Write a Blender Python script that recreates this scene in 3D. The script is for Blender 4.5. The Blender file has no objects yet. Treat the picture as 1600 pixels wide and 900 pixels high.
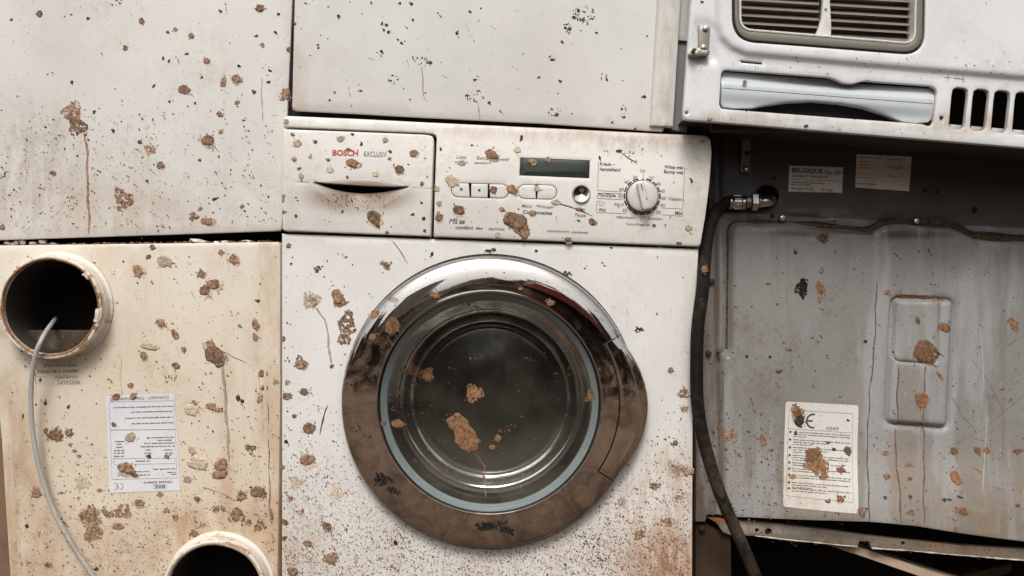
import bpy, math, random
import numpy as np
from mathutils import Vector
from mathutils.geometry import delaunay_2d_cdt

# ------------------------------------------------------------------ camera, light, exposure
S = 0.0009            # metres per reference unit on the washing machine's front plane
D = 1.6               # camera distance from that plane
ZC = 0.64             # camera height above the ground
scene = bpy.context.scene
cam_d = bpy.data.cameras.new("camera"); cam = bpy.data.objects.new("camera", cam_d)
scene.collection.objects.link(cam); scene.camera = cam
cam_d.sensor_width = 36; cam_d.lens = 36 * D / (1600 * S)
cam_d.clip_start = 0.02; cam_d.clip_end = 400
cam.location = (0, -D, ZC); cam.rotation_euler = (math.radians(90), 0, 0)

SUN_EL, SUN_AZ = math.radians(47), math.radians(187)      # azimuth measured like the sky node
world = bpy.data.worlds.new("World"); scene.world = world; world.use_nodes = True
wn = world.node_tree; bg = wn.nodes["Background"]
sky = wn.nodes.new("ShaderNodeTexSky"); sky.sky_type = 'NISHITA'; sky.sun_disc = False
sky.sun_elevation = SUN_EL; sky.sun_rotation = SUN_AZ
sky.air_density = 1.0; sky.dust_density = 6.0; sky.ozone_density = 1.0
hs = wn.nodes.new("ShaderNodeHueSaturation"); hs.inputs["Saturation"].default_value = 0.12
wn.links.new(sky.outputs[0], hs.inputs["Color"]); wn.links.new(hs.outputs[0], bg.inputs["Color"])
bg.inputs["Strength"].default_value = 0.088
sun_d = bpy.data.lights.new("sun", 'SUN'); sun_d.energy = 1.4; sun_d.angle = math.radians(18); sun_d.color = (1, .95, .885)
sun = bpy.data.objects.new("sun", sun_d); scene.collection.objects.link(sun); sun.location = (0, -5, 6)
sd = Vector((math.sin(SUN_AZ) * math.cos(SUN_EL), math.cos(SUN_AZ) * math.cos(SUN_EL), math.sin(SUN_EL)))
sun.rotation_euler = sd.to_track_quat('Z', 'Y').to_euler()
vs = scene.view_settings; vs.view_transform = 'Standard'; vs.look = 'None'; vs.gamma = 1; vs.use_curve_mapping = False
vs.exposure = 0.33

R = random.Random(7); NR = np.random.RandomState(3)
C = scene.collection

# ------------------------------------------------------------------ helpers: objects
def thing(name, label, cat, loc, group=None):
    o = bpy.data.objects.new(name, None); C.objects.link(o); o.location = loc; o.empty_display_size = .05
    o["label"] = label; o["category"] = cat
    if group: o["group"] = group
    return o

def put(name, me, mat, parent=None, smooth=True, sharp=40, label=None, kind=None):
    o = bpy.data.objects.new(name, me); C.objects.link(o)
    if mat: me.materials.append(mat)
    if smooth:
        me.polygons.foreach_set("use_smooth", [True] * len(me.polygons))
        me.set_sharp_from_angle(angle=math.radians(sharp))
    if parent is not None:
        o.parent = parent
        if parent.parent is None: o.location = -parent.location    # meshes are in world metres
    if label: o["label"] = label
    if kind: o["kind"] = kind
    return o

def mesh(verts, faces, name="mesh"):
    me = bpy.data.meshes.new(name); me.from_pydata([tuple(v) for v in verts], [], faces); me.update()
    return me

# ------------------------------------------------------------------ helpers: surfaces
class Surf:
    """A front surface: reference coordinates (u right, v down, centre 800,450) on a plane at depth y0 with relief f (metres, towards the viewer)."""
    def __init__(s, y0, f=None): s.y0 = y0; s.k = (D + y0) / D; s.f = f or (lambda u, v: u * 0.0)
    def pts(s, u, v, dh=0.0):
        u = np.asarray(u, float); v = np.asarray(v, float)
        return np.stack([(u - 800) * S * s.k, s.y0 - s.f(u, v) - dh, ZC + (450 - v) * S * s.k], -1)
    def pt(s, u, v, dh=0.0): return Vector(s.pts([u], [v], dh)[0])

def sstep(a, b, x):
    t = np.clip((x - a) / (b - a), 0, 1); return t * t * (3 - 2 * t)
def wav(u, v, amp, l=180., p=0.):
    return amp * (np.sin(u / l * 2.1 + p) * np.cos(v / l * 1.7 + 1.3 * p) + .5 * np.sin(u / l * 4.3 + v / l * 3.1 + p))

def pdist(pu, pv, loop):
    L = np.asarray(loop, float); A = L; B = np.roll(L, -1, 0); d = np.full(len(pu), 1e9)
    for a, b in zip(A, B):
        e = b - a; l2 = e @ e
        if l2 < 1e-12: continue
        t = np.clip(((pu - a[0]) * e[0] + (pv - a[1]) * e[1]) / l2, 0, 1)
        d = np.minimum(d, (pu - a[0] - t * e[0]) ** 2 + (pv - a[1] - t * e[1]) ** 2)
    return np.sqrt(d)
def pin(pu, pv, loop):
    L = np.asarray(loop, float); ins = np.zeros(len(pu), bool); j = len(L) - 1
    for i in range(len(L)):
        (x1, y1), (x2, y2) = L[i], L[j]; j = i
        if y1 == y2: continue
        c = ((y1 > pv) != (y2 > pv)) & (pu < (x2 - x1) * (pv - y1) / (y2 - y1) + x1); ins ^= c
    return ins
def psd(u, v, loop):          # signed distance, positive inside
    sh = np.shape(u); u = np.ravel(u); v = np.ravel(v); d = pdist(u, v, loop)
    return np.where(pin(u, v, loop), d, -d).reshape(sh)
def dens(loop, step):
    out = []; n = len(loop)
    for i in range(n):
        a = np.array(loop[i], float); b = np.array(loop[(i + 1) % n], float)
        k = max(1, int(math.ceil(np.linalg.norm(b - a) / step)))
        out += [tuple(a + (b - a) * j / k) for j in range(k)]
    return out
def inset(loop, d):
    L = np.asarray(loop, float); area = np.sum(L[:, 0] * np.roll(L[:, 1], -1) - np.roll(L[:, 0], -1) * L[:, 1])
    t = np.roll(L, -1, 0) - np.roll(L, 1, 0); t /= np.maximum(np.linalg.norm(t, axis=1, keepdims=True), 1e-9)
    n = np.stack([-t[:, 1], t[:, 0]], -1) * (1 if area > 0 else -1)
    return L + n * d
def rrect(u0, v0, u1, v1, r, n=5, rot=0):
    out = []
    for cx, cy, a0 in ((u1 - r, v0 + r, -90), (u1 - r, v1 - r, 0), (u0 + r, v1 - r, 90), (u0 + r, v0 + r, 180)):
        for i in range(n + 1):
            a = math.radians(a0 + 90 * i / n); out.append((cx + r * math.cos(a), cy + r * math.sin(a)))
    if rot:
        mx, my = (u0 + u1) / 2, (v0 + v1) / 2; c, s_ = math.cos(math.radians(rot)), math.sin(math.radians(rot))
        out = [(mx + (x - mx) * c - (y - my) * s_, my + (x - mx) * s_ + (y - my) * c) for x, y in out]
    return out
def circ(cu, cv, r, n=48, ry=None):
    return [(cu + r * math.cos(2 * math.pi * i / n), cv + (ry or r) * math.sin(2 * math.pi * i / n)) for i in range(n)]
def rquad(pts, r, n=4):       # polygon with rounded corners
    out = []; m = len(pts)
    for i in range(m):
        p = np.array(pts[i], float); a = np.array(pts[i - 1], float); b = np.array(pts[(i + 1) % m], float)
        da = (a - p) / np.linalg.norm(a - p); db = (b - p) / np.linalg.norm(b - p)
        for j in range(n + 1):
            t = j / n; q0 = p + da * r * (1 - t); q1 = p + db * r * t; out.append(tuple(q0 * (1 - t) + q1 * t))
    return out

def panel(name, outer, holes, surf, mat, parent, step=10, side=.02, fillet=2., hole_side=None, sharp=40, hfillet=None, edge=None, label=None, crease=()):
    """Sheet with relief, clean openings, rounded edges and real side walls."""
    edge = edge or min(step, 12); hf = fillet if hfillet is None else hfillet
    loops = [dens(outer, edge)] + [dens(h, min(edge, 6)) for h in holes]
    P = []; E = []
    for li, L in enumerate(loops):
        b = len(P); P += L; E += [(b + i, b + (i + 1) % len(L)) for i in range(len(L))]
    Pn = [np.array(P)]
    for li, L in enumerate(loops):
        fl = fillet if li == 0 else hf
        if fl > .05:
            for q in (.3, 1.0): Pn.append(inset(L, fl * q * (1 if li == 0 else -1)))
    o = np.array(outer); g = np.meshgrid(np.arange(o[:, 0].min(), o[:, 0].max(), step), np.arange(o[:, 1].min(), o[:, 1].max(), step))
    gu = g[0].ravel() + NR.uniform(-.1, .1, g[0].size) * step; gv = g[1].ravel() + NR.uniform(-.1, .1, g[0].size) * step
    ok = pin(gu, gv, outer) & (pdist(gu, gv, outer) > fillet + step * .35)
    for h in holes: ok &= ~pin(gu, gv, h) & (pdist(gu, gv, h) > hf + step * .35)
    for cl in crease:           # extra points along pressed edges so that they stay crisp
        for q in (-5, -2.5, 0, 2.5, 5, 9):
            x = inset(dens(cl, 6), q); kk = pin(x[:, 0], x[:, 1], outer) & (pdist(x[:, 0], x[:, 1], outer) > fillet + 1)
            for h in holes: kk &= pdist(x[:, 0], x[:, 1], h) > hf + 1
            Pn.append(x[kk])
        ok &= pdist(gu, gv, cl) > 9.5
    Pn.append(np.stack([gu[ok], gv[ok]], -1))
    allp = np.concatenate(Pn)
    # drop inset points that fell outside
    keep = np.ones(len(allp), bool); nb = len(P)
    x = allp[nb:]
    k2 = pin(x[:, 0], x[:, 1], outer)
    for h in holes: k2 &= ~pin(x[:, 0], x[:, 1], h)
    keep[nb:] = k2; allp = allp[keep]
    r = delaunay_2d_cdt([Vector(p) for p in allp], E, [], 0, 1e-5)
    V = np.array([tuple(v) for v in r[0]]); F = np.array(r[2]); c = V[F].mean(1)
    ok = pin(c[:, 0], c[:, 1], outer)
    for h in holes: ok &= ~pin(c[:, 0], c[:, 1], h)
    F = F[ok]
    drop = np.zeros(len(V))
    for li, L in enumerate([outer] + list(holes)):
        fl = fillet if li == 0 else hf
        if fl > .05:
            d = np.clip(pdist(V[:, 0], V[:, 1], L), 0, fl)
            drop = np.maximum(drop, (fl - np.sqrt(np.maximum(0, fl ** 2 - (fl - d) ** 2))) * S)
    W = surf.pts(V[:, 0], V[:, 1]); W[:, 1] += drop
    # orient towards the viewer (-y)
    a, b, cc = W[F[:, 0]], W[F[:, 1]], W[F[:, 2]]
    flip = np.cross(b - a, cc - a)[:, 1] > 0; F[flip] = F[flip][:, ::-1]
    cnt = {}
    for f in F:
        for i in range(3): cnt[(f[i], f[(i + 1) % 3])] = 1
    bd = [e for e in cnt if (e[1], e[0]) not in cnt]
    od = pdist(V[:, 0], V[:, 1], outer)
    W = list(W); faces = [tuple(int(i) for i in f) for f in F]; back = {}
    for e in bd:
        for i in e:
            if i not in back:
                w = W[i].copy(); sd_ = side if od[i] < 1e-3 or hole_side is None else hole_side
                w[1] += sd_; back[i] = len(W); W.append(w)
        faces.append((int(e[1]), int(e[0]), back[e[0]], back[e[1]]))
    return put(name, mesh(W, faces), mat, parent, sharp=sharp, label=label)

def strip(name, pts, w, surf, mat, parent, dh=.0003, closed=False, th=.0002, jag=0, ends=1.0, taper=False):
    """A thin raised line following a surface."""
    P = np.array(pts, float)
    if closed: P = np.vstack([P, P[:1]])
    Q = []
    for a, b in zip(P[:-1], P[1:]):
        k = max(1, int(np.linalg.norm(b - a) / 6)); Q += [a + (b - a) * j / k for j in range(k)]
    Q.append(P[-1]); Q = np.array(Q); t = np.gradient(Q, axis=0); t /= np.maximum(np.linalg.norm(t, axis=1, keepdims=True), 1e-9)
    n = np.stack([-t[:, 1], t[:, 0]], -1); m = len(Q)
    ww = np.full(m, w / 2.) * (1 + (NR.uniform(-jag, jag, m) if jag else 0)); ww[0] *= ends; ww[-1] *= ends
    if taper: ww *= np.linspace(1.4, .35, m)
    l = Q + n * ww[:, None]; r = Q - n * ww[:, None]; c = Q + (n * NR.uniform(-.2, .2, (m, 1)) * w if jag else 0)
    W = np.concatenate([surf.pts(l[:, 0], l[:, 1], dh * .2), surf.pts(c[:, 0], c[:, 1], dh + th), surf.pts(r[:, 0], r[:, 1], dh * .2)])
    F = [(i, i + 1, m + i + 1, m + i) for i in range(m - 1)] + [(m + i, m + i + 1, 2 * m + i + 1, 2 * m + i) for i in range(m - 1)]
    return put(name, orient(mesh(W, F)), mat, parent)

def orient(me):
    n = np.zeros(len(me.polygons) * 3); me.polygons.foreach_get("normal", n)
    if n.reshape(-1, 3)[:, 1].sum() > 0: me.flip_normals()
    return me

def flat(name, poly, surf, mat, parent, dh=.0003, label=None, kind=None, thick=None):
    """Flat printed shape or sticker lying on a surface (dense enough to follow it)."""
    L = dens(poly, 8); n = len(L); q = np.array(poly); V = [Vector(p) for p in L]
    gx, gy = [a.ravel() for a in np.meshgrid(np.arange(q[:, 0].min() + 4, q[:, 0].max(), 8), np.arange(q[:, 1].min() + 4, q[:, 1].max(), 8))]
    if gx.size:
        ok = pin(gx, gy, poly) & (pdist(gx, gy, poly) > 3); V += [Vector(p) for p in zip(gx[ok], gy[ok])]
    r = delaunay_2d_cdt(V, [(i, (i + 1) % n) for i in range(n)], [], 1, 1e-6)
    v = np.array([tuple(p) for p in r[0]]); W = surf.pts(v[:, 0], v[:, 1], dh)
    me = orient(mesh(W, [tuple(f) for f in r[2]]))
    if thick:
        m = len(W); nb = surf.pts(v[:, 0], v[:, 1], dh - thick); fs = [tuple(p.vertices) for p in me.polygons]
        d = {}
        for f in fs:
            for i in range(len(f)): d[(f[i], f[(i + 1) % len(f)])] = 1
        fs += [(e[1], e[0], e[0] + m, e[1] + m) for e in d if (e[1], e[0]) not in d]
        me = mesh(list(W) + list(nb), fs)
    return put(name, me, mat, parent, smooth=False, label=label, kind=kind)

def text(body, cu, cv, w, h, surf, mat, parent, rot=2.2, bold=0., shear=0., dh=.0004, name="lettering", right=False):
    """Lettering fitted into a w x h box centred on (cu, cv)."""
    cd = bpy.data.curves.new("t", 'FONT'); cd.body = body; cd.size = 1; cd.offset = bold; cd.shear = shear; cd.resolution_u = 3
    ob = bpy.data.objects.new("t", cd); C.objects.link(ob)
    me = bpy.data.meshes.new_from_object(ob); bpy.data.objects.remove(ob); bpy.data.curves.remove(cd)
    n = len(me.vertices)
    if n == 0: return None
    a = np.zeros(n * 3); me.vertices.foreach_get("co", a); a = a.reshape(-1, 3)[:, :2]
    lo, hi = a.min(0), a.max(0); a = (a - (lo + hi) / 2) / np.maximum(hi - lo, 1e-6) * np.array([w, h])
    c, s_ = math.cos(math.radians(rot)), math.sin(math.radians(rot))
    u = cu + a[:, 0] * c + a[:, 1] * s_; v = cv + a[:, 0] * s_ - a[:, 1] * c
    me.vertices.foreach_set("co", surf.pts(u, v, dh).ravel()); me.update(); orient(me)
    me.materials.clear()
    return put(name, me, mat, parent, smooth=False)

def rows(name, lines, surf, mat, parent, rot=2.2, dh=.0004):
    """Illegible small print: rows of word-length dashes, one mesh per block. lines: (u0, v, length, height)."""
    V = []; F = []; c, s_ = math.cos(math.radians(rot)), math.sin(math.radians(rot))
    for (u0, v, ln, h) in lines:
        x = 0
        while x < ln:
            w = min(R.uniform(2.5, 9), ln - x)
            # each word: broken by letter-sized gaps
            y = 0
            while y < w:
                lw = R.uniform(.8, 1.6); hh = h * R.uniform(.6, 1); b = len(V)
                for dx, dy in ((0, -hh / 2), (lw * .8, -hh / 2), (lw * .8, hh / 2), (0, hh / 2)):
                    X = x + y + dx; V.append((u0 + X * c - dy * s_, v + X * s_ + dy * c))
                F.append((b, b + 1, b + 2, b + 3)); y += lw
            x += w + R.uniform(1.2, 2.2)
    a = np.array(V); return put(name, orient(mesh(surf.pts(a[:, 0], a[:, 1], dh), F)), mat, parent, smooth=False)

def lathe(name, prof, cu, cv, surf, mat, parent, n=64, sharp=35, a0=0, a1=360, wob=0., flip=False, label=None):
    """Turned shape about the viewing-normal axis; prof = [(radius units, depth metres towards viewer)]."""
    full = abs(a1 - a0) >= 360; m = n if full else n + 1; c0 = surf.pt(cu, cv); k = S * surf.k; V = []
    for (r, h) in prof:
        for i in range(m):
            a = math.radians(a0 + (a1 - a0) * i / n); rr = r * k * (1 + wob * math.sin(a * 3 + h * 90) + wob * .6 * math.sin(a * 7 + 1))
            V.append((c0.x + rr * math.cos(a), c0.y - h, c0.z - rr * math.sin(a)))
    F = []
    for j in range(len(prof) - 1):
        for i in range(n):
            i2 = (i + 1) % m; F.append((j * m + i, j * m + i2, (j + 1) * m + i2, (j + 1) * m + i))
    if flip: F = [f[::-1] for f in F]
    return put(name, mesh(V, F), mat, parent, sharp=sharp, label=label)

def tube(name, pts, r, mat, parent, n=12, sub=6, label=None):
    """Round hose through world points (Catmull-Rom)."""
    P = [Vector(p) for p in pts]; Q = []
    for i in range(len(P) - 1):
        p0, p1, p2, p3 = P[max(i - 1, 0)], P[i], P[i + 1], P[min(i + 2, len(P) - 1)]
        for j in range(sub):
            t = j / sub; Q.append(.5 * ((2 * p1) + (p2 - p0) * t + (2 * p0 - 5 * p1 + 4 * p2 - p3) * t * t + (3 * p1 - p0 - 3 * p2 + p3) * t ** 3))
    Q.append(P[-1]); V = []; F = []; up = Vector((0, -1, 0.13)).normalized()
    for i, q in enumerate(Q):
        t = (Q[min(i + 1, len(Q) - 1)] - Q[max(i - 1, 0)]).normalized(); a = t.cross(up).normalized(); b = a.cross(t).normalized()
        for j in range(n): V.append(q + (a * math.cos(2 * math.pi * j / n) + b * math.sin(2 * math.pi * j / n)) * r)
    for i in range(len(Q) - 1):
        for j in range(n): F.append((i * n + j, i * n + (j + 1) % n, (i + 1) * n + (j + 1) % n, (i + 1) * n + j))
    F.append(tuple(range(n))[::-1]); F.append(tuple(range((len(Q) - 1) * n, len(Q) * n)))
    return put(name, mesh(V, F), mat, parent, label=label)

def box(name, lo, hi, mat, parent, bev=.002, smooth=False, label=None, kind=None):
    import bmesh
    bm = bmesh.new(); bmesh.ops.create_cube(bm, size=1)
    for v in bm.verts: v.co = Vector(((lo[i] + hi[i]) / 2 + v.co[i] * (hi[i] - lo[i]) for i in range(3)))
    if bev: bmesh.ops.bevel(bm, geom=bm.edges[:], offset=bev, segments=2, profile=.5, affect='EDGES')
    me = bpy.data.meshes.new(name); bm.to_mesh(me); bm.free()
    return put(name, me, mat, parent, smooth=smooth, label=label, kind=kind)

# ------------------------------------------------------------------ helpers: materials
class MB:
    def __init__(s, name):
        s.m = bpy.data.materials.new(name); s.m.use_nodes = True; s.t = s.m.node_tree; s.N = s.t.nodes; s.L = s.t.links
        s.p = s.N["Principled BSDF"]; s.co = s.N.new("ShaderNodeTexCoord").outputs["Object"]
        s.sep = None
    def setp(s, **k):
        for a, v in k.items(): s.p.inputs[a.replace("_", " ")].default_value = v
    def link(s, a, b): s.L.new(a, b)
    def map(s, sc=(1, 1, 1), loc=(0, 0, 0), rot=(0, 0, 0)):
        n = s.N.new("ShaderNodeMapping"); s.link(s.co, n.inputs[0]); n.inputs["Scale"].default_value = sc; n.inputs["Location"].default_value = loc
        n.inputs["Rotation"].default_value = rot; return n.outputs[0]
    def noise(s, scale, detail=4, rough=.6, sc=(1, 1, 1), loc=(0, 0, 0), dist=0, rot=(0, 0, 0)):
        n = s.N.new("ShaderNodeTexNoise"); n.inputs["Scale"].default_value = scale; n.inputs["Detail"].default_value = detail
        n.inputs["Roughness"].default_value = rough; n.inputs["Distortion"].default_value = dist
        s.link(s.map(sc, loc, rot), n.inputs["Vector"]); return n.outputs["Fac"]
    def ramp(s, x, lo, hi, a=0., b=1.):
        n = s.N.new("ShaderNodeMapRange"); n.interpolation_type = 'SMOOTHSTEP'; s.link(x, n.inputs[0])
        for i, v in zip((1, 2, 3, 4), (lo, hi, a, b)): n.inputs[i].default_value = v
        return n.outputs[0]
    def mth(s, op, a, b):
        n = s.N.new("ShaderNodeMath"); n.operation = op
        for i, v in enumerate((a, b)):
            if isinstance(v, (int, float)): n.inputs[i].default_value = v
            else: s.link(v, n.inputs[i])
        n.use_clamp = op in ('ADD', 'MULTIPLY'); return n.outputs[0]
    def axis(s, i):
        if s.sep is None: s.sep = s.N.new("ShaderNodeSeparateXYZ"); s.link(s.co, s.sep.inputs[0])
        return s.sep.outputs[i]
    def pv(s, a, b): return s.ramp(s.axis(2), *[ZC + (450 - q) * S for q in (a, b)]) if a > b else s.mth('SUBTRACT', 1, s.ramp(s.axis(2), *[ZC + (450 - q) * S for q in (b, a)]))
    def pu(s, a, b): return s.ramp(s.axis(0), (a - 800) * S, (b - 800) * S) if a < b else s.mth('SUBTRACT', 1, s.ramp(s.axis(0), (b - 800) * S, (a - 800) * S))
    def blob(s, u, v, ru, rv, soft=.6):
        n = s.N.new("ShaderNodeVectorMath"); n.operation = 'LENGTH'
        k = 1 / S; s.link(s.map((k / ru, 0, k / rv), (-(u - 800) / ru, 0, -(ZC / S + 450 - v) / rv)), n.inputs[0])
        return s.mth('SUBTRACT', 1, s.ramp(n.outputs["Value"], 1 - soft, 1 + soft))
    def col(s, c):
        n = s.N.new("ShaderNodeRGB"); n.outputs[0].default_value = (*c, 1); return n.outputs[0]
    def mix(s, a, b, f):
        n = s.N.new("ShaderNodeMix"); n.data_type = 'RGBA'
        for i, v in ((6, a), (7, b)):
            s.link(s.col(v) if isinstance(v, tuple) else v, n.inputs[i])
        if isinstance(f, (int, float)): n.inputs[0].default_value = f
        else: s.link(f, n.inputs[0])
        return n.outputs[2]
    def bump(s, h, strength=.3, dist=.001):
        n = s.N.new("ShaderNodeBump"); n.inputs["Strength"].default_value = strength; n.inputs["Distance"].default_value = dist
        s.link(h, n.inputs["Height"]); s.link(n.outputs[0], s.p.inputs["Normal"])
    def base(s, c):
        s.link(s.col(c) if isinstance(c, tuple) else c, s.p.inputs["Base Color"])

def plain(name, c, rough=.5, metal=0., var=.12, scale=60, bump=.0, spec=.5):
    b = MB(name); n = b.noise(scale, 4); b.base(b.mix(tuple(x * (1 - var) for x in c), tuple(min(1, x * (1 + var)) for x in c), n))
    b.setp(Roughness=rough, Metallic=metal); b.p.inputs["Specular IOR Level"].default_value = spec
    if bump: b.bump(b.noise(scale * 3, 5), bump, .001)
    return b.m

def painted(name, c, rough=.38, grime=(.42, .33, .24), g_amt=.35, streak=.25, layers=None, fleck=.0, fleck_c=(.22, .14, .08), tone=None):
    """Weathered paint or enamel: base colour, blotches, vertical run streaks, flecks, plus own-shaped stains."""
    b = MB(name)
    c1 = b.mix(c, tuple(x * .9 for x in c), b.ramp(b.noise(5, 3), .35, .7))
    if tone: c1 = tone(b, c1)
    st = b.mth('MULTIPLY', b.ramp(b.noise(1, 5, .65, (60, 60, 2.2)), .55, .8), streak)
    c1 = b.mix(c1, grime, st)
    bl = b.mth('MULTIPLY', b.mth('MULTIPLY', b.ramp(b.noise(9, 6, .7), .45, .75), b.ramp(b.noise(120, 3, .7), .3, .65)), g_amt)
    c1 = b.mix(c1, grime, bl)
    if layers:
        for fn in layers: c1 = fn(b, c1)
    if fleck:
        fl = b.mth('MULTIPLY', b.ramp(b.noise(330, 2, .5, (1, 1, .75)), .665, .70), fleck)
        c1 = b.mix(c1, fleck_c, fl)
    b.base(c1); b.link(b.ramp(b.noise(25, 5), .3, .8, rough * .8, min(1, rough * 1.5)), b.p.inputs["Roughness"])
    b.bump(b.noise(260, 3), .06, .0006)
    return b.m

def mudmat(name, a, c, rough=.93):
    b = MB(name); oi = b.N.new("ShaderNodeObjectInfo")
    k = b.mix(a, c, b.ramp(b.noise(210, 6, .75), .36, .62))
    v = b.N.new("ShaderNodeHueSaturation"); b.link(k, v.inputs["Color"]); b.link(b.ramp(oi.outputs["Random"], 0, 1, .72, 1.22), v.inputs["Value"])
    b.base(v.outputs[0]); b.setp(Roughness=rough); b.p.inputs["Specular IOR Level"].default_value = .2
    b.bump(b.noise(420, 6, .75), .65, .001); return b.m

MUD = dict(b=mudmat("mud_brown", (.125, .068, .042), (.41, .268, .175)),
           d=mudmat("mud_dark", (.04, .028, .02), (.13, .09, .06)),
           p=mudmat("mud_pale", (.40, .30, .215), (.62, .52, .41)),
           o=mudmat("mud_ochre", (.14, .07, .034), (.31, .175, .098)),
           r=mudmat("dirty_run", (.15, .11, .08), (.23, .175, .135)),
           k=mudmat("soot", (.008, .008, .007), (.035, .03, .026)))
INK = plain("printed_ink", (.06, .055, .05), .6); INK_SOFT = plain("faded_ink", (.12, .11, .098), .6); INK_RED = plain("red_ink", (.5, .035, .03), .5)
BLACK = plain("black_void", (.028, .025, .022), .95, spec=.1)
DARKMET = plain("dark_metal", (.05, .047, .042), .6, .3, .4, 40)
STEEL = plain("bright_steel", (.55, .53, .5), .28, 1., .2, 80)
ZINC = plain("zinc_bracket", (.32, .29, .25), .42, .8, .3, 60)
RUBBER = plain("black_rubber", (.018, .017, .016), .45, 0, .4, 50)

# ------------------------------------------------------------------ helpers: mud
DIRA = 52.          # spatter was thrown down to the right
def splat(parent, surf, u, v, w, h=None, tone='b', kind='c', ang=None, tail=None, th=None):
    h = h or w; ang = math.radians(R.uniform(-25, 25) if ang is None else ang); V = []; F = []
    ca, sa = math.cos(ang), math.sin(ang); rx, ry = w / 2., h / 2.
    if kind == 'c':
        n = 28 if w > 11 else 16; th = th or min(.0026, (.0006 + .00005 * (w + h) / 2)) * R.uniform(.8, 1.15) * (.5 if tone == 'o' else 1)
        ph = [R.uniform(0, 6.28) for _ in range(4)]; am = [.07, .05, .04, .035]
        rad = [1 + sum(am[k] * math.sin((k + 2) * 2 * math.pi * i / n + ph[k]) for k in range(4)) + R.uniform(-.055, .055) for i in range(n)]
        for _ in range(R.randint(0, 3) if w > 8 else 0):        # flung fingers
            i = int(((DIRA + R.uniform(-45, 45)) - math.degrees(ang)) / 360 * n) % n; rad[i] *= R.uniform(1.15, 1.4)
        prof = ((.0, .75), (.4, .85), (.74, 1.0), (.93, .72), (1.0, .05))
        V.append((0, 0, th * prof[0][1] * R.uniform(.6, 1)))
        for (q, hh) in prof[1:]:
            for i in range(n):
                a = 2 * math.pi * i / n; r = q * (rad[i] if q > .6 else 1) * R.uniform(.95, 1.05)
                V.append((r * math.cos(a) * rx, r * math.sin(a) * ry, th * hh * (R.uniform(.55, 1.15) if hh > .1 else 0) + (.0 if hh > .1 else .00005)))
        F += [(0, 1 + i, 1 + (i + 1) % n) for i in range(n)]
        for j in range(3):
            a = 1 + j * n; F += [(a + i, a + n + i, a + n + (i + 1) % n, a + (i + 1) % n) for i in range(n)]
        for _ in range(int(w * h * .035)):             # crumbly crust
            a = R.uniform(0, 6.28); q = math.sqrt(R.random()) * .93; b0 = len(V); crumb(V, F, q * math.cos(a) * rx, q * math.sin(a) * ry, R.uniform(.7, 1.7), th * R.uniform(1.0, 1.45))
            for z in range(b0 + 1, len(V)): V[z] = (V[z][0], V[z][1], th * .55)
        for _ in range(R.randint(2, 5) if w > 12 else 1):
            a = R.uniform(0, 6.28); q = R.uniform(1.1, 1.6); crumb(V, F, q * math.cos(a) * rx, q * math.sin(a) * ry, R.uniform(.6, 1.5), .0006)
    else:                       # crumbled: many dried flakes left in the splat's outline
        n = int(max(6, min(280, w * h * (.22 if kind == 'f' else .055))))
        for _ in range(n):
            a = R.uniform(0, 6.28); q = math.sqrt(R.random()) * (1 + .25 * math.sin(3 * a + w)) if kind == 'f' else R.random() ** .35
            crumb(V, F, q * math.cos(a) * rx, q * math.sin(a) * ry, (R.uniform(.7, 2.0) if kind == 'f' else .45 + 1.1 * R.random() ** 2) * (1 if w > 14 else .85), R.uniform(.0003, .001))
    a = np.array(V); U = u + a[:, 0] * ca - a[:, 1] * sa; Vv = v + a[:, 0] * sa + a[:, 1] * ca
    P = surf.pts(U, Vv); P[:, 1] -= a[:, 2] + .00015
    put("mud_splat", orient(mesh(P, F)), MUD[tone], parent, sharp=75)
    if kind == 'c' and tone == 'b' and w > 9 and surf.y0 < .05 and R.random() < .6:      # thin dried film around and below the clod
        n = 22; d = math.radians(DIRA + R.uniform(-30, 30)); o = .28 * (w + h) / 2; cu, cv = u + o * math.cos(d), v + o * math.sin(d); rd = [R.uniform(.8, 1.15) * (1.2 if abs(math.cos((2 * math.pi * i / n - d) / 2)) > .9 else 1) for i in range(n)]
        q = [(cu, cv)] + [(cu + rx * rd[i] * math.cos(2 * math.pi * i / n), cv + ry * rd[i] * math.sin(2 * math.pi * i / n)) for i in range(n)]; q = np.array(q); P = surf.pts(q[:, 0], q[:, 1], .00012); P[0, 1] -= .0001
        put("mud_film", orient(mesh(P, [(0, 1 + i, 1 + (i + 1) % n) for i in range(n)])), MUD['p'], parent)
    if tail: drip(parent, surf, [(u, v), tail], max(1.4, w * .1), tone, taper=True)
def crumb(V, F, x, y, r, th, el=None):
    n = 5; b = len(V); a0 = R.uniform(0, 6.28); e = R.uniform(1, 1.9) if el is None else el; t = math.radians(DIRA + R.gauss(0, 28)); c, s_ = math.cos(t), math.sin(t)
    V.append((x + R.uniform(-.2, .2) * r, y + R.uniform(-.2, .2) * r, th))
    for i in range(n):
        q = r * R.uniform(.7, 1.2); p, w = q * e * math.cos(a0 + 6.283 * i / n), q * math.sin(a0 + 6.283 * i / n)
        V.append((x + p * c - w * s_, y + p * s_ + w * c, .00005))
    F += [(b, b + 1 + i, b + 1 + (i + 1) % n) for i in range(n)]
def drip(parent, surf, pts, w, tone='b', taper=False, name="mud_run"):
    P = [np.array(pts[0], float)]
    for p in pts[1:]:
        p = np.array(p, float); a = P[-1]; k = max(2, int(np.linalg.norm(p - a) / 7))
        for j in range(1, k + 1): P.append(a + (p - a) * j / k + NR.uniform(-.4, .4, 2) + np.array([1, .3]) * .9 * math.sin(.11 * (a + (p - a) * j / k).sum() + pts[0][0]))
    o = strip(name, P, w, surf, MUD[tone], parent, dh=.0002, th=.0005, jag=.4, ends=.3, taper=taper); return o
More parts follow.
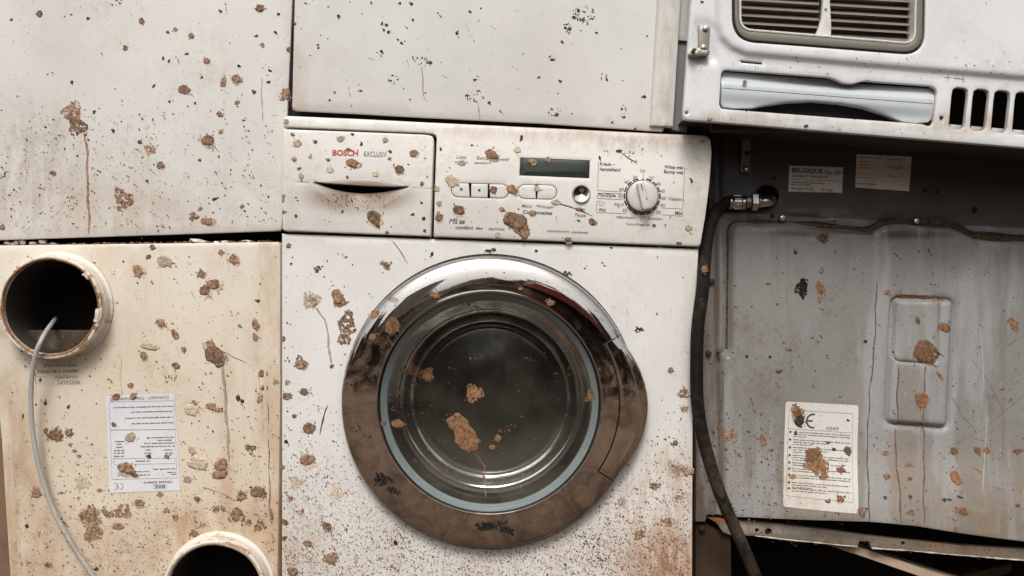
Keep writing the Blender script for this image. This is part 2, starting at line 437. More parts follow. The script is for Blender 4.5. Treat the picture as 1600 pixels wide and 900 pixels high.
def specks(parent, surf, n, box_, den, tone='b', lo=.6, hi=1.7, th=.0007, name="mud_specks"):
    V = []; F = []; k = 0; t = 0
    while k < n and t < n * 60:
        t += 1; u = R.uniform(box_[0], box_[2]); v = R.uniform(box_[1], box_[3])
        if R.random() > den(u, v): continue
        k += 1; r = lo + (hi - lo) * R.random() ** 2.6; crumb(V, F, u, v, r, th * R.uniform(.5, 1.3))
        if R.random() < .22:                                  # short flung comet of droplets
            d = math.radians(DIRA + R.gauss(0, 18)); L = R.uniform(4, 16)
            for _ in range(R.randint(1, 4)):
                q = R.uniform(.3, 1) * L; crumb(V, F, u + q * math.cos(d) + R.uniform(-1, 1), v + q * math.sin(d) + R.uniform(-1, 1), r * R.uniform(.3, .7), th * .6, 2.2)
    a = np.array(V); P = surf.pts(a[:, 0], a[:, 1]); P[:, 1] -= a[:, 2] + .0001
    put(name, orient(mesh(P, F)), MUD[tone], parent, sharp=80, kind="stuff")

def WP(u, v, y):               # world point of a reference position on the plane at depth y
    k = (D + y) / D; return Vector(((u - 800) * S * k, y, ZC + (450 - v) * S * k))
def casing(parent, u0, v0, u1, v1, ya, yb, mat, y0=0, name="casing"):
    k = (D + y0) / D
    return box(name, ((u0 - 800) * S * k, ya, ZC + (450 - v1) * S * k), ((u1 - 800) * S * k, yb, ZC + (450 - v0) * S * k), mat, parent, .004)
VG = 450 + ZC / S - 4          # reference height just above the ground

# ------------------------------------------------------------------ ground and the yard behind the camera (mirrored in the chrome)
gm = MB("yard_mud"); gm.base(gm.mix((.04, .023, .013), (.095, .056, .033), gm.ramp(gm.noise(1.3, 8, .65), .3, .7))); gm.setp(Roughness=.9); gm.bump(gm.noise(6, 8), .8, .05)
me = mesh([(-150, -150, 0), (150, -150, 0), (150, 150, 0), (-150, 150, 0)], [(0, 1, 2, 3)]); g = put("ground", me, gm.m, None, smooth=False); g["kind"] = "structure"
V = []; F = []; nx, ny = 150, 14
for i in range(nx + 1):
    for j in range(ny + 1):
        th = math.radians(-172 + 164 * i / nx); t = j / ny; x = th * 9
        h = (1.75 + .35 * math.sin(x * .9) + .25 * math.sin(x * 2.3 + 1) + .18 * math.sin(x * 5.1)) * math.sin(math.pi * t) ** .8
        h *= 1 + .9 * abs(math.cos(th)) ** 1.5; rr = 5.6 + 5 * t + R.uniform(-.12, .12); V.append((rr * math.cos(th) * 1.1, -1.2 + rr * math.sin(th), max(-.05, h * (1 + R.uniform(-.12, .12)) - .02)))
for i in range(nx):
    for j in range(ny): a = i * (ny + 1) + j; F.append((a, a + 1, a + ny + 2, a + ny + 1))
mm = MB("rubble"); mm.base(mm.mix(mm.mix((.018, .013, .010), (.17, .115, .08), mm.ramp(mm.noise(3.5, 8, .75, dist=1.5), .38, .6)), (.45, .43, .4), mm.mth('MULTIPLY', mm.ramp(mm.noise(5, 4, .6, (1, 1, 1), (5, 3, 0), 2.), .66, .69), .8))); mm.setp(Roughness=.95)
o = put("rubble_mound", mesh(V, F), mm.m, None, smooth=False); o["kind"] = "structure"
def lump(name, c, sz, mat, label, cat, n=7, seed=1):
    rr = random.Random(seed); V = []; F = []
    for j in range(n):
        for i in range(n):
            a, b = i / (n - 1), j / (n - 1); V.append((c[0] + (a - .5) * sz[0], c[1] + (b - .5) * sz[1], c[2] + sz[2] * (math.sin(math.pi * a) * math.sin(math.pi * b)) ** .5 * rr.uniform(.6, 1.1)))
    for j in range(n - 1):
        for i in range(n - 1): a = j * n + i; F.append((a, a + 1, a + n + 1, a + n))
    o = put(name, mesh(V, F), mat, None); o["label"] = label; o["category"] = cat
lump("tarpaulin", (1.15, -7.2, 1.1), (1.9, 1.4, 1.0), plain("red_tarp", (.42, .07, .05), .5, 0, .3, 3), "crumpled red tarpaulin mirrored in the upper right of the chrome door rim", "tarpaulin", seed=4)
box("scrap_cabinet", (-2.0, -7.3, .8), (-1.0, -6.6, 2.15), plain("scrap_white", (.6, .57, .52), .5, 0, .2, 4), None, .03)
sc = bpy.data.objects["scrap_cabinet"]; sc["label"] = "pale scrap cabinet mirrored in the upper left of the chrome door rim"; sc["category"] = "cabinet"

# ------------------------------------------------------------------ A: white cabinet side, upper left
SA = Surf(.012, lambda u, v: wav(u, v, .0019, 230, .4))
A = thing("white_cabinet", "tall plain white cabinet side, mud spattered, standing above the cream unit", "cabinet", WP(120, 372, .25))
def lowdirt(v0, v1, c, amt, sc=14):
    return lambda b, k: b.mix(k, c, b.mth('MULTIPLY', b.mth('MULTIPLY', b.pv(v0, v1), b.ramp(b.noise(sc, 6, .7), .3, .75)), amt))
def spot(u, v, ru, rv, c, amt, sc=40, zs=.35, lo=.3, hi=.7):
    return lambda b, k: b.mix(k, c, b.mth('MULTIPLY', b.mth('MULTIPLY', b.blob(u, v, ru, rv), b.ramp(b.noise(sc, 6, .7, (1, 1, zs)), lo, hi)), amt))
MA = painted("enamel_cabinet_left", (.70, .68, .645), .4, (.45, .37, .29), .5, .16, [lowdirt(150, 380, (.55, .45, .36), .5), spot(45, 270, 90, 110, (.42, .36, .29), .6, 60), spot(190, 340, 120, 60, (.5, .38, .28), .5, 50)], .35)
oA = [(-320, -450), (459, -450), (457, 0), (441, 357), (438, 361), (0, 375), (-320, 385)]
panel("side_panel", oA, [], SA, MA, A, 16, .003, 2.5)
casing(A, -310, -440, 436, 356, .045, .55, MA, .012)
panel("shadow_gap_fill", [(-300, 358), (436, 346), (436, 395), (-300, 395)], [], Surf(.062), BLACK, A, 40, .4, 0)  # added black filler, stands for the shade in the gap below the cabinet
panel("corner_trim", [(-318, -440), (-300, -440), (-300, 380), (-318, 381)], [], Surf(.009), MA, A, 20, .01, 2)

# ------------------------------------------------------------------ B: cream ventilation unit, lower left
def fB(u, v):
    rid = 417 + (v - 385) * .0205; cr = 13 + (v - 600) * .057
    return wav(u, v, .0007, 200, 2.) + .0016 * np.exp(-((u - rid) / 3.2) ** 2) - .0014 * np.exp(-((u - rid + 7) / 2.) ** 2) - .004 * sstep(cr + 3, cr - 3, u) * (v > 520) + .002 * np.exp(-((u - cr - 4) / 3.) ** 2) * sstep(500, 600, v)
SB = Surf(.006, fB)
B = thing("ventilation_unit", "cream metal ventilation unit with two round pipe collars and an upside down label", "ventilation unit", WP(210, VG, .25))
MBc = painted("cream_enamel", (.74, .655, .535), .42, (.45, .30, .17), .45, .22,
    [lowdirt(650, 900, (.58, .40, .24), .55, 22), lowdirt(760, 900, (.42, .26, .14), .5, 55), spot(425, 640, 30, 330, (.5, .33, .2), .7, 30), spot(25, 850, 60, 250, (.42, .26, .14), .75, 25), spot(180, 480, 60, 110, (.55, .4, .25), .4, 25),
     spot(335, 835, 110, 45, (.42, .24, .12), .7, 40), spot(355, 690, 14, 140, (.5, .33, .2), .6, 30)], .5, (.25, .14, .07), tone=lambda b, k: b.mix(k, (.76, .70, .61), b.mth('MULTIPLY', b.pv(600, 380), .8)))
oB = [(-30, 384), (0, 383.5), (434, 378), (438, 382), (438, 620), (434, 900), (430, VG), (28, VG), (13, 900), (0, 690)]
PB = [(92, 479), (344, 916)]
panel("front_panel", oB, [circ(PB[0][0], PB[0][1], 76), circ(PB[1][0], PB[1][1], 76)], SB, MBc, B, 9, .03, 2.5, hfillet=0)
casing(B, -20, 388, 428, VG - 2, .14, .55, BLACK, .006)
for w0, w1 in ((-20, -12), (424, 432)): casing(B, w0, 390, w1, VG - 2, .04, .139, MBc, .006, "side_wall")
casing(B, -11, 386, 423, 390, .037, .138, MBc, .006, "top_wall")
# collars
BORE = painted("dark_bore", (.05, .042, .034), .7, (.1, .065, .04), .8, .2)  # bore wall, much darker than the collar plastic
b = MB("collar_plastic"); ring_c = b.mix((.72, .64, .53), (.78, .74, .67), b.noise(9, 3))
edge = b.mth('MULTIPLY', b.mth('SUBTRACT', 1, b.ramp(b.axis(1), -.026, -.012)), b.ramp(b.noise(45, 5, .75), .5, .58))
low = b.mth('MULTIPLY', b.ramp(b.noise(26, 6, .75), .53, .66), .85)
k = b.mix(ring_c, (.34, .175, .085), edge); k = b.mix(k, (.30, .16, .08), b.mth('MULTIPLY', low, .7))
b.base(k); b.setp(Roughness=.5); b.bump(b.noise(200, 4), .3, .001); MCOL = b.m
for i, (cu, cv) in enumerate(PB):
    lathe("pipe_collar", [(86, .0006), (85, .0028), (81.5, .004), (80, .007), (79.6, .014), (80.6, .0155), (80.6, .0185), (79.6, .020), (79.8, .0285), (79, .031), (77, .0318), (73.5, .0312), (72, .0285), (71.7, .024)], cu, cv, Surf(.006), MCOL, B, 96, 30, wob=.0035)
    lathe("rim_rust", [(71.9, .029), (72.5, .0316), (73.6 + i, .0325), (74.8 + i, .0328), (75.4 + i, .0318)], cu, cv, Surf(.006), MUD["o"] if i == 0 else MUD["p"], B, 96, 60, wob=.009)
    lathe("pipe_bore", [(71.75, .0245), (71.5, .01), (71.5, -.13)], cu, cv, Surf(.006), BORE, B, 64, wob=.0035)
    lathe("pipe_back", [(71.4, -.125), (0.1, -.125)], cu, cv, Surf(.006), BLACK, B, 48)
# jagged torn tape flakes on the first collar's rim
for a, ln in ((10, .8), (-40, .5)):
    aa = math.radians(a); c0 = SB.pt(*PB[0]); V = []; n = 9
    for j in range(n):
        t = aa + (j / (n - 1) - .5) * .35 * ln
        for q, h in ((71.2, .0325), (73.2 - 3.2 * R.random(), .033), (76.5 + R.random(), .0335)):
            V.append((c0.x + q * S * math.cos(t), .006 - h, c0.z - q * S * math.sin(t)))
    F = [(3 * j + q, 3 * j + q + 1, 3 * j + q + 4, 3 * j + q + 3) for j in range(n - 1) for q in (0, 1)]
    put("torn_flake", mesh(V, F), MUD['o'] if a in (-12, 28) else MCOL, B)
# rusty baffle standing inside the upper pipe
cu, cv = 92, 479; a0 = math.asin(37 / 70.)
panel("inner_baffle", [(cu + 70 * math.cos(a), cv + 70 * math.sin(a)) for a in np.linspace(a0, math.pi - a0, 24)], [], Surf(.03, lambda u, v: wav(u, v, .002, 18, 1.)), painted("rusty_baffle", (.075, .05, .033), .8, (.05, .032, .02), 1., .4, None, .8, (.3, .2, .13)), B, 5, .01, 1)
# printed stickers (mounted upside down)
TAPE = plain("clear_tape", (.66, .575, .46), .3, 0, .06, 30); PAPER = painted("label_paper", (.74, .735, .76), .55, (.5, .42, .34), .4, .05, None, .3)
st = flat("sticker", [(57, 566), (127, 564), (128, 600), (58, 602)], SB, TAPE, B, .0004, label="clear upside down intake air sticker below the pipe collar")
for tx, cu, cv, w in (("PRISE D'AIR NEUF", 94, 571, 52), ("AMBIENT ATMOSPHERE", 91, 580, 66), ("VAN BUITEN", 105, 589, 36), ("FRISCHLUFT", 108, 597, 34)):
    text(tx, cu, cv, w, 5.2, SB, INK_SOFT, st, 179, .004, dh=.0007)
strip("icon_frame", rrect(55.5, 588.5, 71, 598, .6, 1), .7, SB, INK_SOFT, st, .0007, True)
flat("icon_arrow", [(63, 597), (59, 593), (62, 593), (62, 590), (64.5, 590), (64.5, 593), (67.5, 593)], SB, INK, st, .0007)
lb = flat("label", [(165, 619), (273, 614.5), (282, 766), (172, 770)], SB, PAPER, B, .0006, label="white upside down paper rating label with ruled boxes")
RB = 178.0
text("STAPHORST - THE NETHERLANDS", 218, 622, 92, 4.6, SB, INK_SOFT, lb, RB, .0, dh=.0009)
def quadline(L, w, m, closed=True): strip("ruled_line", L, w, SB, m, lb, .0008, closed)
quadline([(171, 628), (272, 626), (277, 746.5), (175.5, 749)], .8, INK)
strip("ruled_line", [(173, 672), (273.5, 671)], 1.8, SB, INK, lb, .0008)
quadline([(178, 716.5), (273, 715.5), (273.5, 724), (178.5, 726)], .8, INK)
for ln in ([(178, 637, 92, 2), (205, 644, 66, 2), (196, 653.5, 75, 2), (206, 662, 66, 2)], [(230, 684, 42, 2), (247, 688, 22, 2), (226, 693, 46, 2), (220, 698, 52, 2), (228, 703, 8, 2), (256, 703, 14, 2), (226, 708, 10, 2), (258, 708, 15, 2)],
           [(180, 690, 14, 2), (183, 694, 8, 2), (182, 699, 10, 2), (178, 704, 16, 2), (178, 708, 16, 2), (178, 713, 16, 2)], [(212, 720.5, 24, 2), (240, 733, 34, 2), (208, 737, 26, 2), (262, 738, 12, 2), (184, 743, 50, 2), (268, 741, 8, 2)]):
    rows("small_print", ln, SB, INK_SOFT, lb, -1.5, .0009)
text("Climate Systems", 247, 753, 44, 5, SB, INK, lb, RB, .012, dh=.0009)
text("BRINK", 250, 760, 17, 4.6, SB, INK, lb, RB, .02, dh=.0009); strip("ruled_line", rrect(239.5, 757, 260.5, 763.5, .5, 1), .8, SB, INK, lb, .0008, True)
def ce_mark(cu, cv, r, surf, parent, rot, letters="CE", dh=.0009, gap=1.7):
    for i, ch in enumerate(letters):
        n = 14; c, s_ = math.cos(math.radians(rot)), math.sin(math.radians(rot))
        def tr(p, off): x, y = p[0] + off, p[1]; return (cu + x * c - y * s_, cv + x * s_ + y * c)
        off = (i - (len(letters) - 1) / 2) * r * gap
        arc = [(r * math.cos(math.radians(a)), r * math.sin(math.radians(a))) for a in np.linspace(80, 280, n)]
        strip("ce_mark", [tr(p, off) for p in arc], r * .5, surf, INK, parent, dh, th=0)
        if ch == "E": strip("ce_mark", [tr((-r, 0), off), tr((-r * .1, 0), off)], r * .5, surf, INK, parent, dh, th=0)
ce_mark(184, 760, 4.6, SB, lb, 178)

# ------------------------------------------------------------------ C: white appliance, upper middle
DY = -.07           # depth of the overhanging stove front
SC = Surf(-.004, lambda u, v: wav(u, v, .0013, 260, 1.1))
Cc = thing("white_fridge", "smooth white fridge side resting on top of the washing machine", "fridge", WP(750, 190, .25))
MC = painted("enamel_fridge", (.665, .65, .628), .33, (.48, .40, .32), .22, .1, [lowdirt(100, 205, (.6, .5, .42), .4, 9), spot(465, 150, 16, 160, (.5, .38, .28), .6, 30)], .12)
panel("side_panel", [(463, -450), (460, 0), (456, 165), (457, 171), (462, 173), (562, 178), (640, 182.5), (840, 192), (1034, 205.5), (1037, 204), (1038, 120), (1040, -450)], [], SC, MC, Cc, 16, .003, 3.)
casing(Cc, 470, -440, 1034, 176, .03, .55, MC, -.004)
def fT(u, v):
    x = u - (1027 - 12 * v / 197.); return .004 * sstep(0, 3, x) - .0016 * np.exp(-((x - 19) / 1.8) ** 2) + .0016 * np.exp(-((x - 23) / 2.) ** 2) - .0014 * np.exp(-((x - 13) / 1.2) ** 2)
MT = painted("trim_plastic", (.68, .655, .61), .4, (.42, .3, .2), .35, .1, [spot(1040, 120, 8, 90, (.4, .25, .15), .6, 50)], .1)
panel("edge_trim", [(1040, -450), (1027, 0), (1015, 196.5), (1051, 198), (1063, 0), (1078, -450)], [], Surf(-.008, fT), MT, Cc, 5, .02, 1.2)
panel("hinge_strip", [(1066, -450), (1062, -10), (1057, 63), (1077, 64.5), (1083, -10), (1088, -450)], [], Surf(.006), MC, Cc, 12, .02, 1.5)
panel("side_strip", [(1058, 66), (1049, 203), (1074, 206), (1078, 67)], [], Surf(.012), painted("grey_strip", (.27, .275, .275), .45, (.2, .15, .1), .4, .2, None, .3), Cc, 10, .02, 1)
casing(Cc, 1045, -440, 1078, 196, .035, .4, DARKMET, 0, "gap_filler")

# ------------------------------------------------------------------ D: enamelled stove front, upper right
RAISE = [(1120, -460), (1119, 38), (1125, 60), (1141, 76), (1165, 86), (1330, 101), (1600, 124), (1960, 152), (1960, -460)]
HNG = [(1082, 100), (1084, 40), (1088, 33), (1112, 33), (1117, 42), (1116, 70), (1122, 96)]
def fD(u, v):
    d = psd(u, v, RAISE); e = psd(u, v, HNG)
    return .007 * sstep(-5, 7, d) + .0012 * np.exp(-((d + 4) / 2.5) ** 2) * 0 - .0035 * sstep(-2, 3, e) * (1 - sstep(-4, 2, d)) + wav(u, v, .0005, 190, 3.)
SD = Surf(DY, fD)
Dd = thing("stove", "white enamel stove front with louvred window and recessed handle, overhanging the grey heater", "stove", WP(1400, 205, .2))
MD = painted("enamel_stove", (.73, .74, .745), .26, (.42, .33, .26), .3, .08, [spot(1300, 200, 300, 28, (.5, .4, .32), .5, 35), spot(1500, 205, 90, 14, (.38, .25, .16), .6, 60), spot(1150, 195, 110, 10, (.45, .35, .27), .6, 50)], .1)
oD = [(1100, -450), (1083, -60), (1080, 0), (1067, 180), (1069, 186), (1076, 187.5), (1600, 231), (1960, 262), (1960, -450)]
WIN = rquad([(1449, -330), (1441.5, 88.5), (1143, 65.5), (1141, -330)], 36, 9)
HND = [(1130, 110), (1136, 108.5), (1296, 120.5), (1306, 124), (1318, 129.5), (1332, 131), (1344, 127.5), (1352, 126), (1455, 134), (1462, 138), (1464, 144), (1459, 190), (1455, 196), (1449, 196.5), (1440, 193.5), (1140, 171), (1127, 169), (1124, 163), (1127, 116)]
SLOT = [[(a + 6, 140 + i * 2.2), (a + 12, 136.5 + i * 2.2), (a + 24, 137.5 + i * 2.2), (a + 29, 141 + i * 2.2), (a + 29.5, 150 + i * 2.2), (a + 24, 197 + i * 2.7), (a + 19, 202 + i * 2.7), (a + 4, 201 + i * 2.7), (a, 196 + i * 2.7), (a + 4, 150 + i * 2.2)] for i, a in ((i, 1483 + 33 * i) for i in range(11))]
NOTCH = [(1158, 93.5), (1191, 97), (1191, 100.5), (1158, 97.5)]
KEY = [(1468, 183), (1470, 181), (1473.5, 181.5), (1475, 184), (1473, 187.5), (1471.5, 190), (1470, 187.5)]
panel("front_panel", oD, [WIN, HND, NOTCH, KEY, circ(1073, 176, 2.6, 10)] + SLOT, SD, MD, Dd, 7, .008, 3.5, hole_side=.007, hfillet=2.2, edge=8, crease=[RAISE])
casing(Dd, 1090, -440, 1950, 183, DY + .1, .5, BLACK, DY)
# stove's bottom wall; the shade underneath is put into its dark colour
SHADED = plain('shaded_underside', (.035, .03, .026), .8, 0, .4, 20)
V = [WP(1072, 187, DY + .004), WP(1960, 261.5, DY + .004), None, None]; V[2] = V[1] + Vector((0, .45, 0)); V[3] = V[0] + Vector((0, .45, 0))
put("bottom_wall", mesh([v + Vector((0, 0, .004)) for v in V], [(0, 1, 2, 3)]), SHADED, Dd)
OLIVE = painted("olive_frame", (.19, .18, .145), .32, (.12, .1, .07), .4, .1, None, .1); WIN2 = rquad([(1434, -325), (1426, 69.5), (1155.5, 47), (1155, -325)], 18, 7)
SW = Surf(DY)
panel("window_seal", inset(WIN, .3).tolist(), [inset(WIN, 3.2).tolist()], Surf(DY, lambda u, v: u * 0 + .004), RUBBER, Dd, 30, .02, 1.2, edge=8)
panel("window_frame", inset(WIN, 3.6).tolist(), [inset(WIN2, -2.4).tolist()], Surf(DY, lambda u, v: u * 0 + .0075), OLIVE, Dd, 30, .02, 2.0, edge=8)
panel("window_lip", inset(WIN2, -2.2).tolist(), [inset(WIN2, 1.2).tolist()], Surf(DY, lambda u, v: u * 0 + .0082), painted("lip_enamel", (.66, .65, .61), .3), Dd, 30, .03, .8, edge=8)
LOUV = painted("louvre_metal", (.24, .185, .15), .7, (.06, .045, .035), .8, .1, None, .6)
for i in range(12):
    for (a, bb) in ((1157, 1280), (1291, 1428)):
        v0 = -78 + i * 12.2; sl = .058; ua, ub = a, bb
        if v0 + (a - 1157) * sl > 55: continue
        va, vb = v0 + (a - 1157) * sl, v0 + (bb - 1157) * sl; yf, yb_ = DY + .010, DY + .028
        Pq = [WP(ua, va + 5.5, yf), WP(ub, vb + 5.5, yf), WP(ub, vb - 1.5, yb_), WP(ua, va - 1.5, yb_)]; up = Vector((0, .001, .0016)); m = len(Pq)
        put("louvre_slat", mesh(Pq + [p + up for p in Pq], [(0, 1, 2, 3), (7, 6, 5, 4), (0, 4, 5, 1), (1, 5, 6, 2), (2, 6, 7, 3), (3, 7, 4, 0)]), LOUV, Dd, smooth=False)
dv = [(1283, -120), (1284, -30), (1284.5, 5), (1282, 30), (1277, 48), (1271, 59), (1271, 63), (1297, 65), (1298, 40), (1296, 8), (1296, -30), (1297, -120)]
panel("window_divider", dv, [], Surf(DY + .004, lambda u, v: u * 0 + .004), painted("divider_enamel", (.66, .645, .62), .35, (.3, .22, .16), .6, .1, [spot(1286, 55, 14, 10, (.3, .22, .15), .8, 60)]), Dd, 8, .006, 1.6)
lathe("screw", [(0, .0025), (1.4, .0022), (2.0, .001), (2.1, 0)], 1290, 14, Surf(DY), ZINC, Dd, 10)
# recessed handle bar
BOW = [(1126, 113), (1130, 111), (1300, 121), (1330, 127), (1460, 137), (1461, 142), (1456, 186), (1451, 191), (1430, 192.5), (1410, 190), (1385, 179), (1350, 168), (1310, 161.5), (1270, 158.5), (1230, 160), (1195, 165), (1175, 169), (1145, 169.5), (1129, 167), (1126.5, 162)]
def fH(u, v):
    mid = 138 + (u - 1127) * .0757; d = v - mid; b = np.exp(-((u - 1300) / 95.) ** 2)
    return .004 * sstep(-26, -4, d) * (1 - .2 * b) - .013 * sstep(-6, -24, d) * (.35 + .65 * b) - .009 * sstep(6, 26, d) * (.4 + .6 * b)
panel("handle_bar", BOW, [], Surf(DY + .007, fH), painted("handle_plastic", (.56, .60, .63), .32, (.36, .27, .2), .35, .1, [spot(1290, 128, 130, 14, (.4, .28, .2), .5, 50), spot(1440, 170, 20, 25, (.45, .3, .22), .5, 50)]), Dd, 2.6, .012, 2, edge=5)
strip("seam", [(1128, 138.3), (1200, 143.6), (1300, 151.2), (1456, 163)], 1.1, Surf(DY + .007, fH), INK_SOFT, Dd, .0002)
casing(Dd, 1118, 104, 1470, 200, DY + .038, DY + .05, DARKMET, DY, "handle_recess")
panel("recess_floor", [(1130, 171), (1450, 195), (1450, 199), (1130, 176)], [], Surf(DY + .02), MD, Dd, 20, .02, 0)
for i in range(11):
    a = 1483 + 33 * i; panel("vent_ledge", [(a + 1, 194 + i * 2.7), (a + 24, 196 + i * 2.7), (a + 24, 204 + i * 2.7), (a + 1, 203 + i * 2.7)], [], Surf(DY + .022), MD, Dd, 10, .012, .8)
strip("scratch", [(1475, 121), (1486, 122)], .9, SD, INK_SOFT, Dd); strip("scratch", [(1481.5, 117), (1481, 127)], .9, SD, INK_SOFT, Dd)
strip("scratch", [(1489, 122), (1505, 124)], 1.3, SD, INK, Dd); strip("scratch", [(1505, 119), (1504.5, 129)], .9, SD, INK, Dd); strip("scratch", [(1180, 102), (1180.5, 109)], .6, SD, INK_SOFT, Dd); strip("scratch", [(1184, 103), (1184.5, 109)], .6, SD, INK_SOFT, Dd)
# hinge bracket
SDh = Surf(DY, lambda u, v: u * 0)
hb = panel("hinge_bracket", [(1091, 41), (1109, 42), (1106, 88), (1098, 89), (1089, 84), (1088, 78), (1091, 76)], [], Surf(DY, lambda u, v: u * 0 + .004), ZINC, Dd, 8, .006, .8)
panel("hinge_arm", [(1107, 82), (1106, 88), (1078, 90.5), (1074, 89), (1074, 86), (1080, 84.5), (1090, 80)], [], Surf(DY, lambda u, v: u * 0 + .012), ZINC, hb, 8, .011, .8)
lathe("hinge_pin", [(0, .022), (2.6, .022), (3, .021), (3, .0)], 1081, 83, SDh, DARKMET, hb, 12)
for (u, v) in ((1101.5, 46), (1098, 75.5)):
    lathe("screw", [(0, .0072), (1.2, .0072), (1.4, .0082), (3.6, .0078), (4.6, .006), (4.8, .004)], u, v, SDh, STEEL, hb, 16)

# ------------------------------------------------------------------ E: grey heater back, lower right
EPAN = [(1139, 362), (1142, 353), (1150, 348), (1240, 349), (1350, 361), (1362, 359), (1376, 351), (1395, 348), (1480, 352), (1500, 360), (1518, 370), (1560, 373), (1960, 396), (1960, 880), (1140, 880), (1126, 840), (1122, 580), (1126, 556), (1136, 548), (1138, 540)]
BOSS = rquad([(1391, 464), (1485, 468), (1476, 668), (1379, 660)], 12); KNOCK = rquad([(1394, 468), (1462, 470), (1459, 568), (1390, 563)], 12)
def fE(u, v):
    d = psd(u, v, EPAN); bs = psd(u, v, BOSS); kn = psd(u, v, KNOCK)
    fl = 330 + (u - 1190) * .0537
    return (.009 * sstep(-3, 9, d) - .007 * np.exp(-((d + 3) / 4.5) ** 2) + .003 * sstep(fl - 2, fl + 2, v) + .004 * sstep(-2, 4, bs) - .007 * np.exp(-((bs - 1) / 3.4) ** 2) - .0035 * np.exp(-(kn / 1.8) ** 2)
            + .016 * sstep(690, 815, v) * sstep(1120, 1330, u) * (1 - .5 * sstep(1450, 1640, u)) + wav(u, v, .0013, 150, 5.))
EY = .105
SE = Surf(EY, fE)
Ee = thing("gas_heater", "scratched grey gas heater back with embossed panel, stickers and hose fitting", "heater", WP(1400, VG, .3))
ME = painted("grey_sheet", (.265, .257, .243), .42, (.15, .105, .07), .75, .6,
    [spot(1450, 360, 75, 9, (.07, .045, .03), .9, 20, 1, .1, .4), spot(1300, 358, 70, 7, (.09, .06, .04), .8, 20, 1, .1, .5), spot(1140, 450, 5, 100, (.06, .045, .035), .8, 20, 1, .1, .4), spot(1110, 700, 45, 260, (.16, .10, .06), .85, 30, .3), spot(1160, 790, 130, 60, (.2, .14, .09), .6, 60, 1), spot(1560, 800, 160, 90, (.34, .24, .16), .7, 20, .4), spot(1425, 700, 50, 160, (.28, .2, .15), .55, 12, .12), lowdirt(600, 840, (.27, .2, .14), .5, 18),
     lambda b, k: b.mix(k, (.36, .36, .362), b.mth('MULTIPLY', b.ramp(b.noise(1, 4, .6, (16, 16, 2.5), (3, 0, 0)), .50, .62), .7)),
     lambda b, k: b.mix(k, (.5, .5, .5), b.mth('MULTIPLY', b.ramp(b.noise(1, 5, .8, (130, 130, 3), (7, 0, 0)), .70, .76), .5)),
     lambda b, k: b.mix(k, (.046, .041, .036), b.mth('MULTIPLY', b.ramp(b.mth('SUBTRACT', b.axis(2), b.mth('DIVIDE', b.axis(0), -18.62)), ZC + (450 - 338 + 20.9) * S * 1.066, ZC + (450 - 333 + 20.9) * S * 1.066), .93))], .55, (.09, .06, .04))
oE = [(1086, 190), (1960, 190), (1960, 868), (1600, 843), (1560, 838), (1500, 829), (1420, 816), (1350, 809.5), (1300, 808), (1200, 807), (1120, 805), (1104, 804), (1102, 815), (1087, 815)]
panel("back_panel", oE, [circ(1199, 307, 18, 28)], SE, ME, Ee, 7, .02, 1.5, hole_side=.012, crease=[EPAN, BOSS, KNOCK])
lathe("hole_cup", [(19, -.011), (19, -.03), (0.1, -.03)], 1199, 307, Surf(EY), BLACK, Ee, 24)
RAILM = painted("rusty_rail", (.20, .165, .125), .65, (.10, .055, .03), 1., .8, [spot(1140, 832, 22, 10, (.30, .09, .03), .9, 80, 1, .2, .5), spot(1560, 862, 160, 26, (.33, .2, .11), .8, 40), spot(1300, 850, 300, 8, (.5, .45, .4), .5, 60)], .6, (.1, .055, .03))
SR = Surf(EY - .002, lambda u, v: .004 * sstep(860, 873, v - (u - 1400) * .06) + wav(u, v, .001, 60, 2))
panel("bottom_rail", [(1106, 809), (1200, 817), (1300, 829), (1350, 836), (1420, 844), (1500, 852), (1600, 858), (1960, 876), (1960, 898), (1600, 876), (1500, 868), (1420, 861), (1362, 857), (1358, 846), (1343, 846), (1340, 855), (1250, 846), (1180, 838), (1140, 836), (1130, 832), (1120, 818)], [circ(1183, 829, 3.2, 10), circ(1201, 831, 5.2, 14), circ(1411, 849, 3, 10)], SR, RAILM, Ee, 6, .012, 1.)
strip("rail_edge", [(1180, 837.5), (1250, 845.5), (1340, 854.5)], 1.6, SR, plain("bare_edge", (.6, .55, .48), .5, 0, .5, 120), Ee, .0006, jag=.5)
strip("rail_edge", [(1362, 856.5), (1420, 860.5), (1500, 867.5), (1600, 875.5), (1800, 887)], 1.8, SR, bpy.data.materials["bare_edge"], Ee, .0006, jag=.6)
ROT = painted("rotten_steel", (.07, .045, .03), .95, (.02, .014, .01), 1., .8, None, .9, (.16, .09, .05)); ROT.node_tree.nodes["Principled BSDF"].inputs["Specular IOR Level"].default_value = .1
panel("leg_post", [(1087, 817), (1103, 818), (1142, 838), (1146, VG), (1087, VG)], [], Surf(EY + .01), ROT, Ee, 14, .3, 1.5)
casing(Ee, 1088, 200, 1960, 826, .18, .5, BLACK, EY); casing(Ee, 1088, 824, 1960, VG, .45, .5, BLACK, EY, "cavity_back"); casing(Ee, 1900, 824, 1960, VG, .1, .44, BLACK, EY, "cavity_side")
casing(Ee, 1090, 1080, 1900, VG, .1, .44, ROT, EY, "base_tray")
panel("corner_post", [(1110, 195), (1131, 195), (1129, 330), (1107, 330)], [], Surf(.07, lambda u, v: .003 * sstep(1112, 1114, u) * (1 - sstep(1124, 1127, u))), RUBBER, Ee, 5, .03, 1)
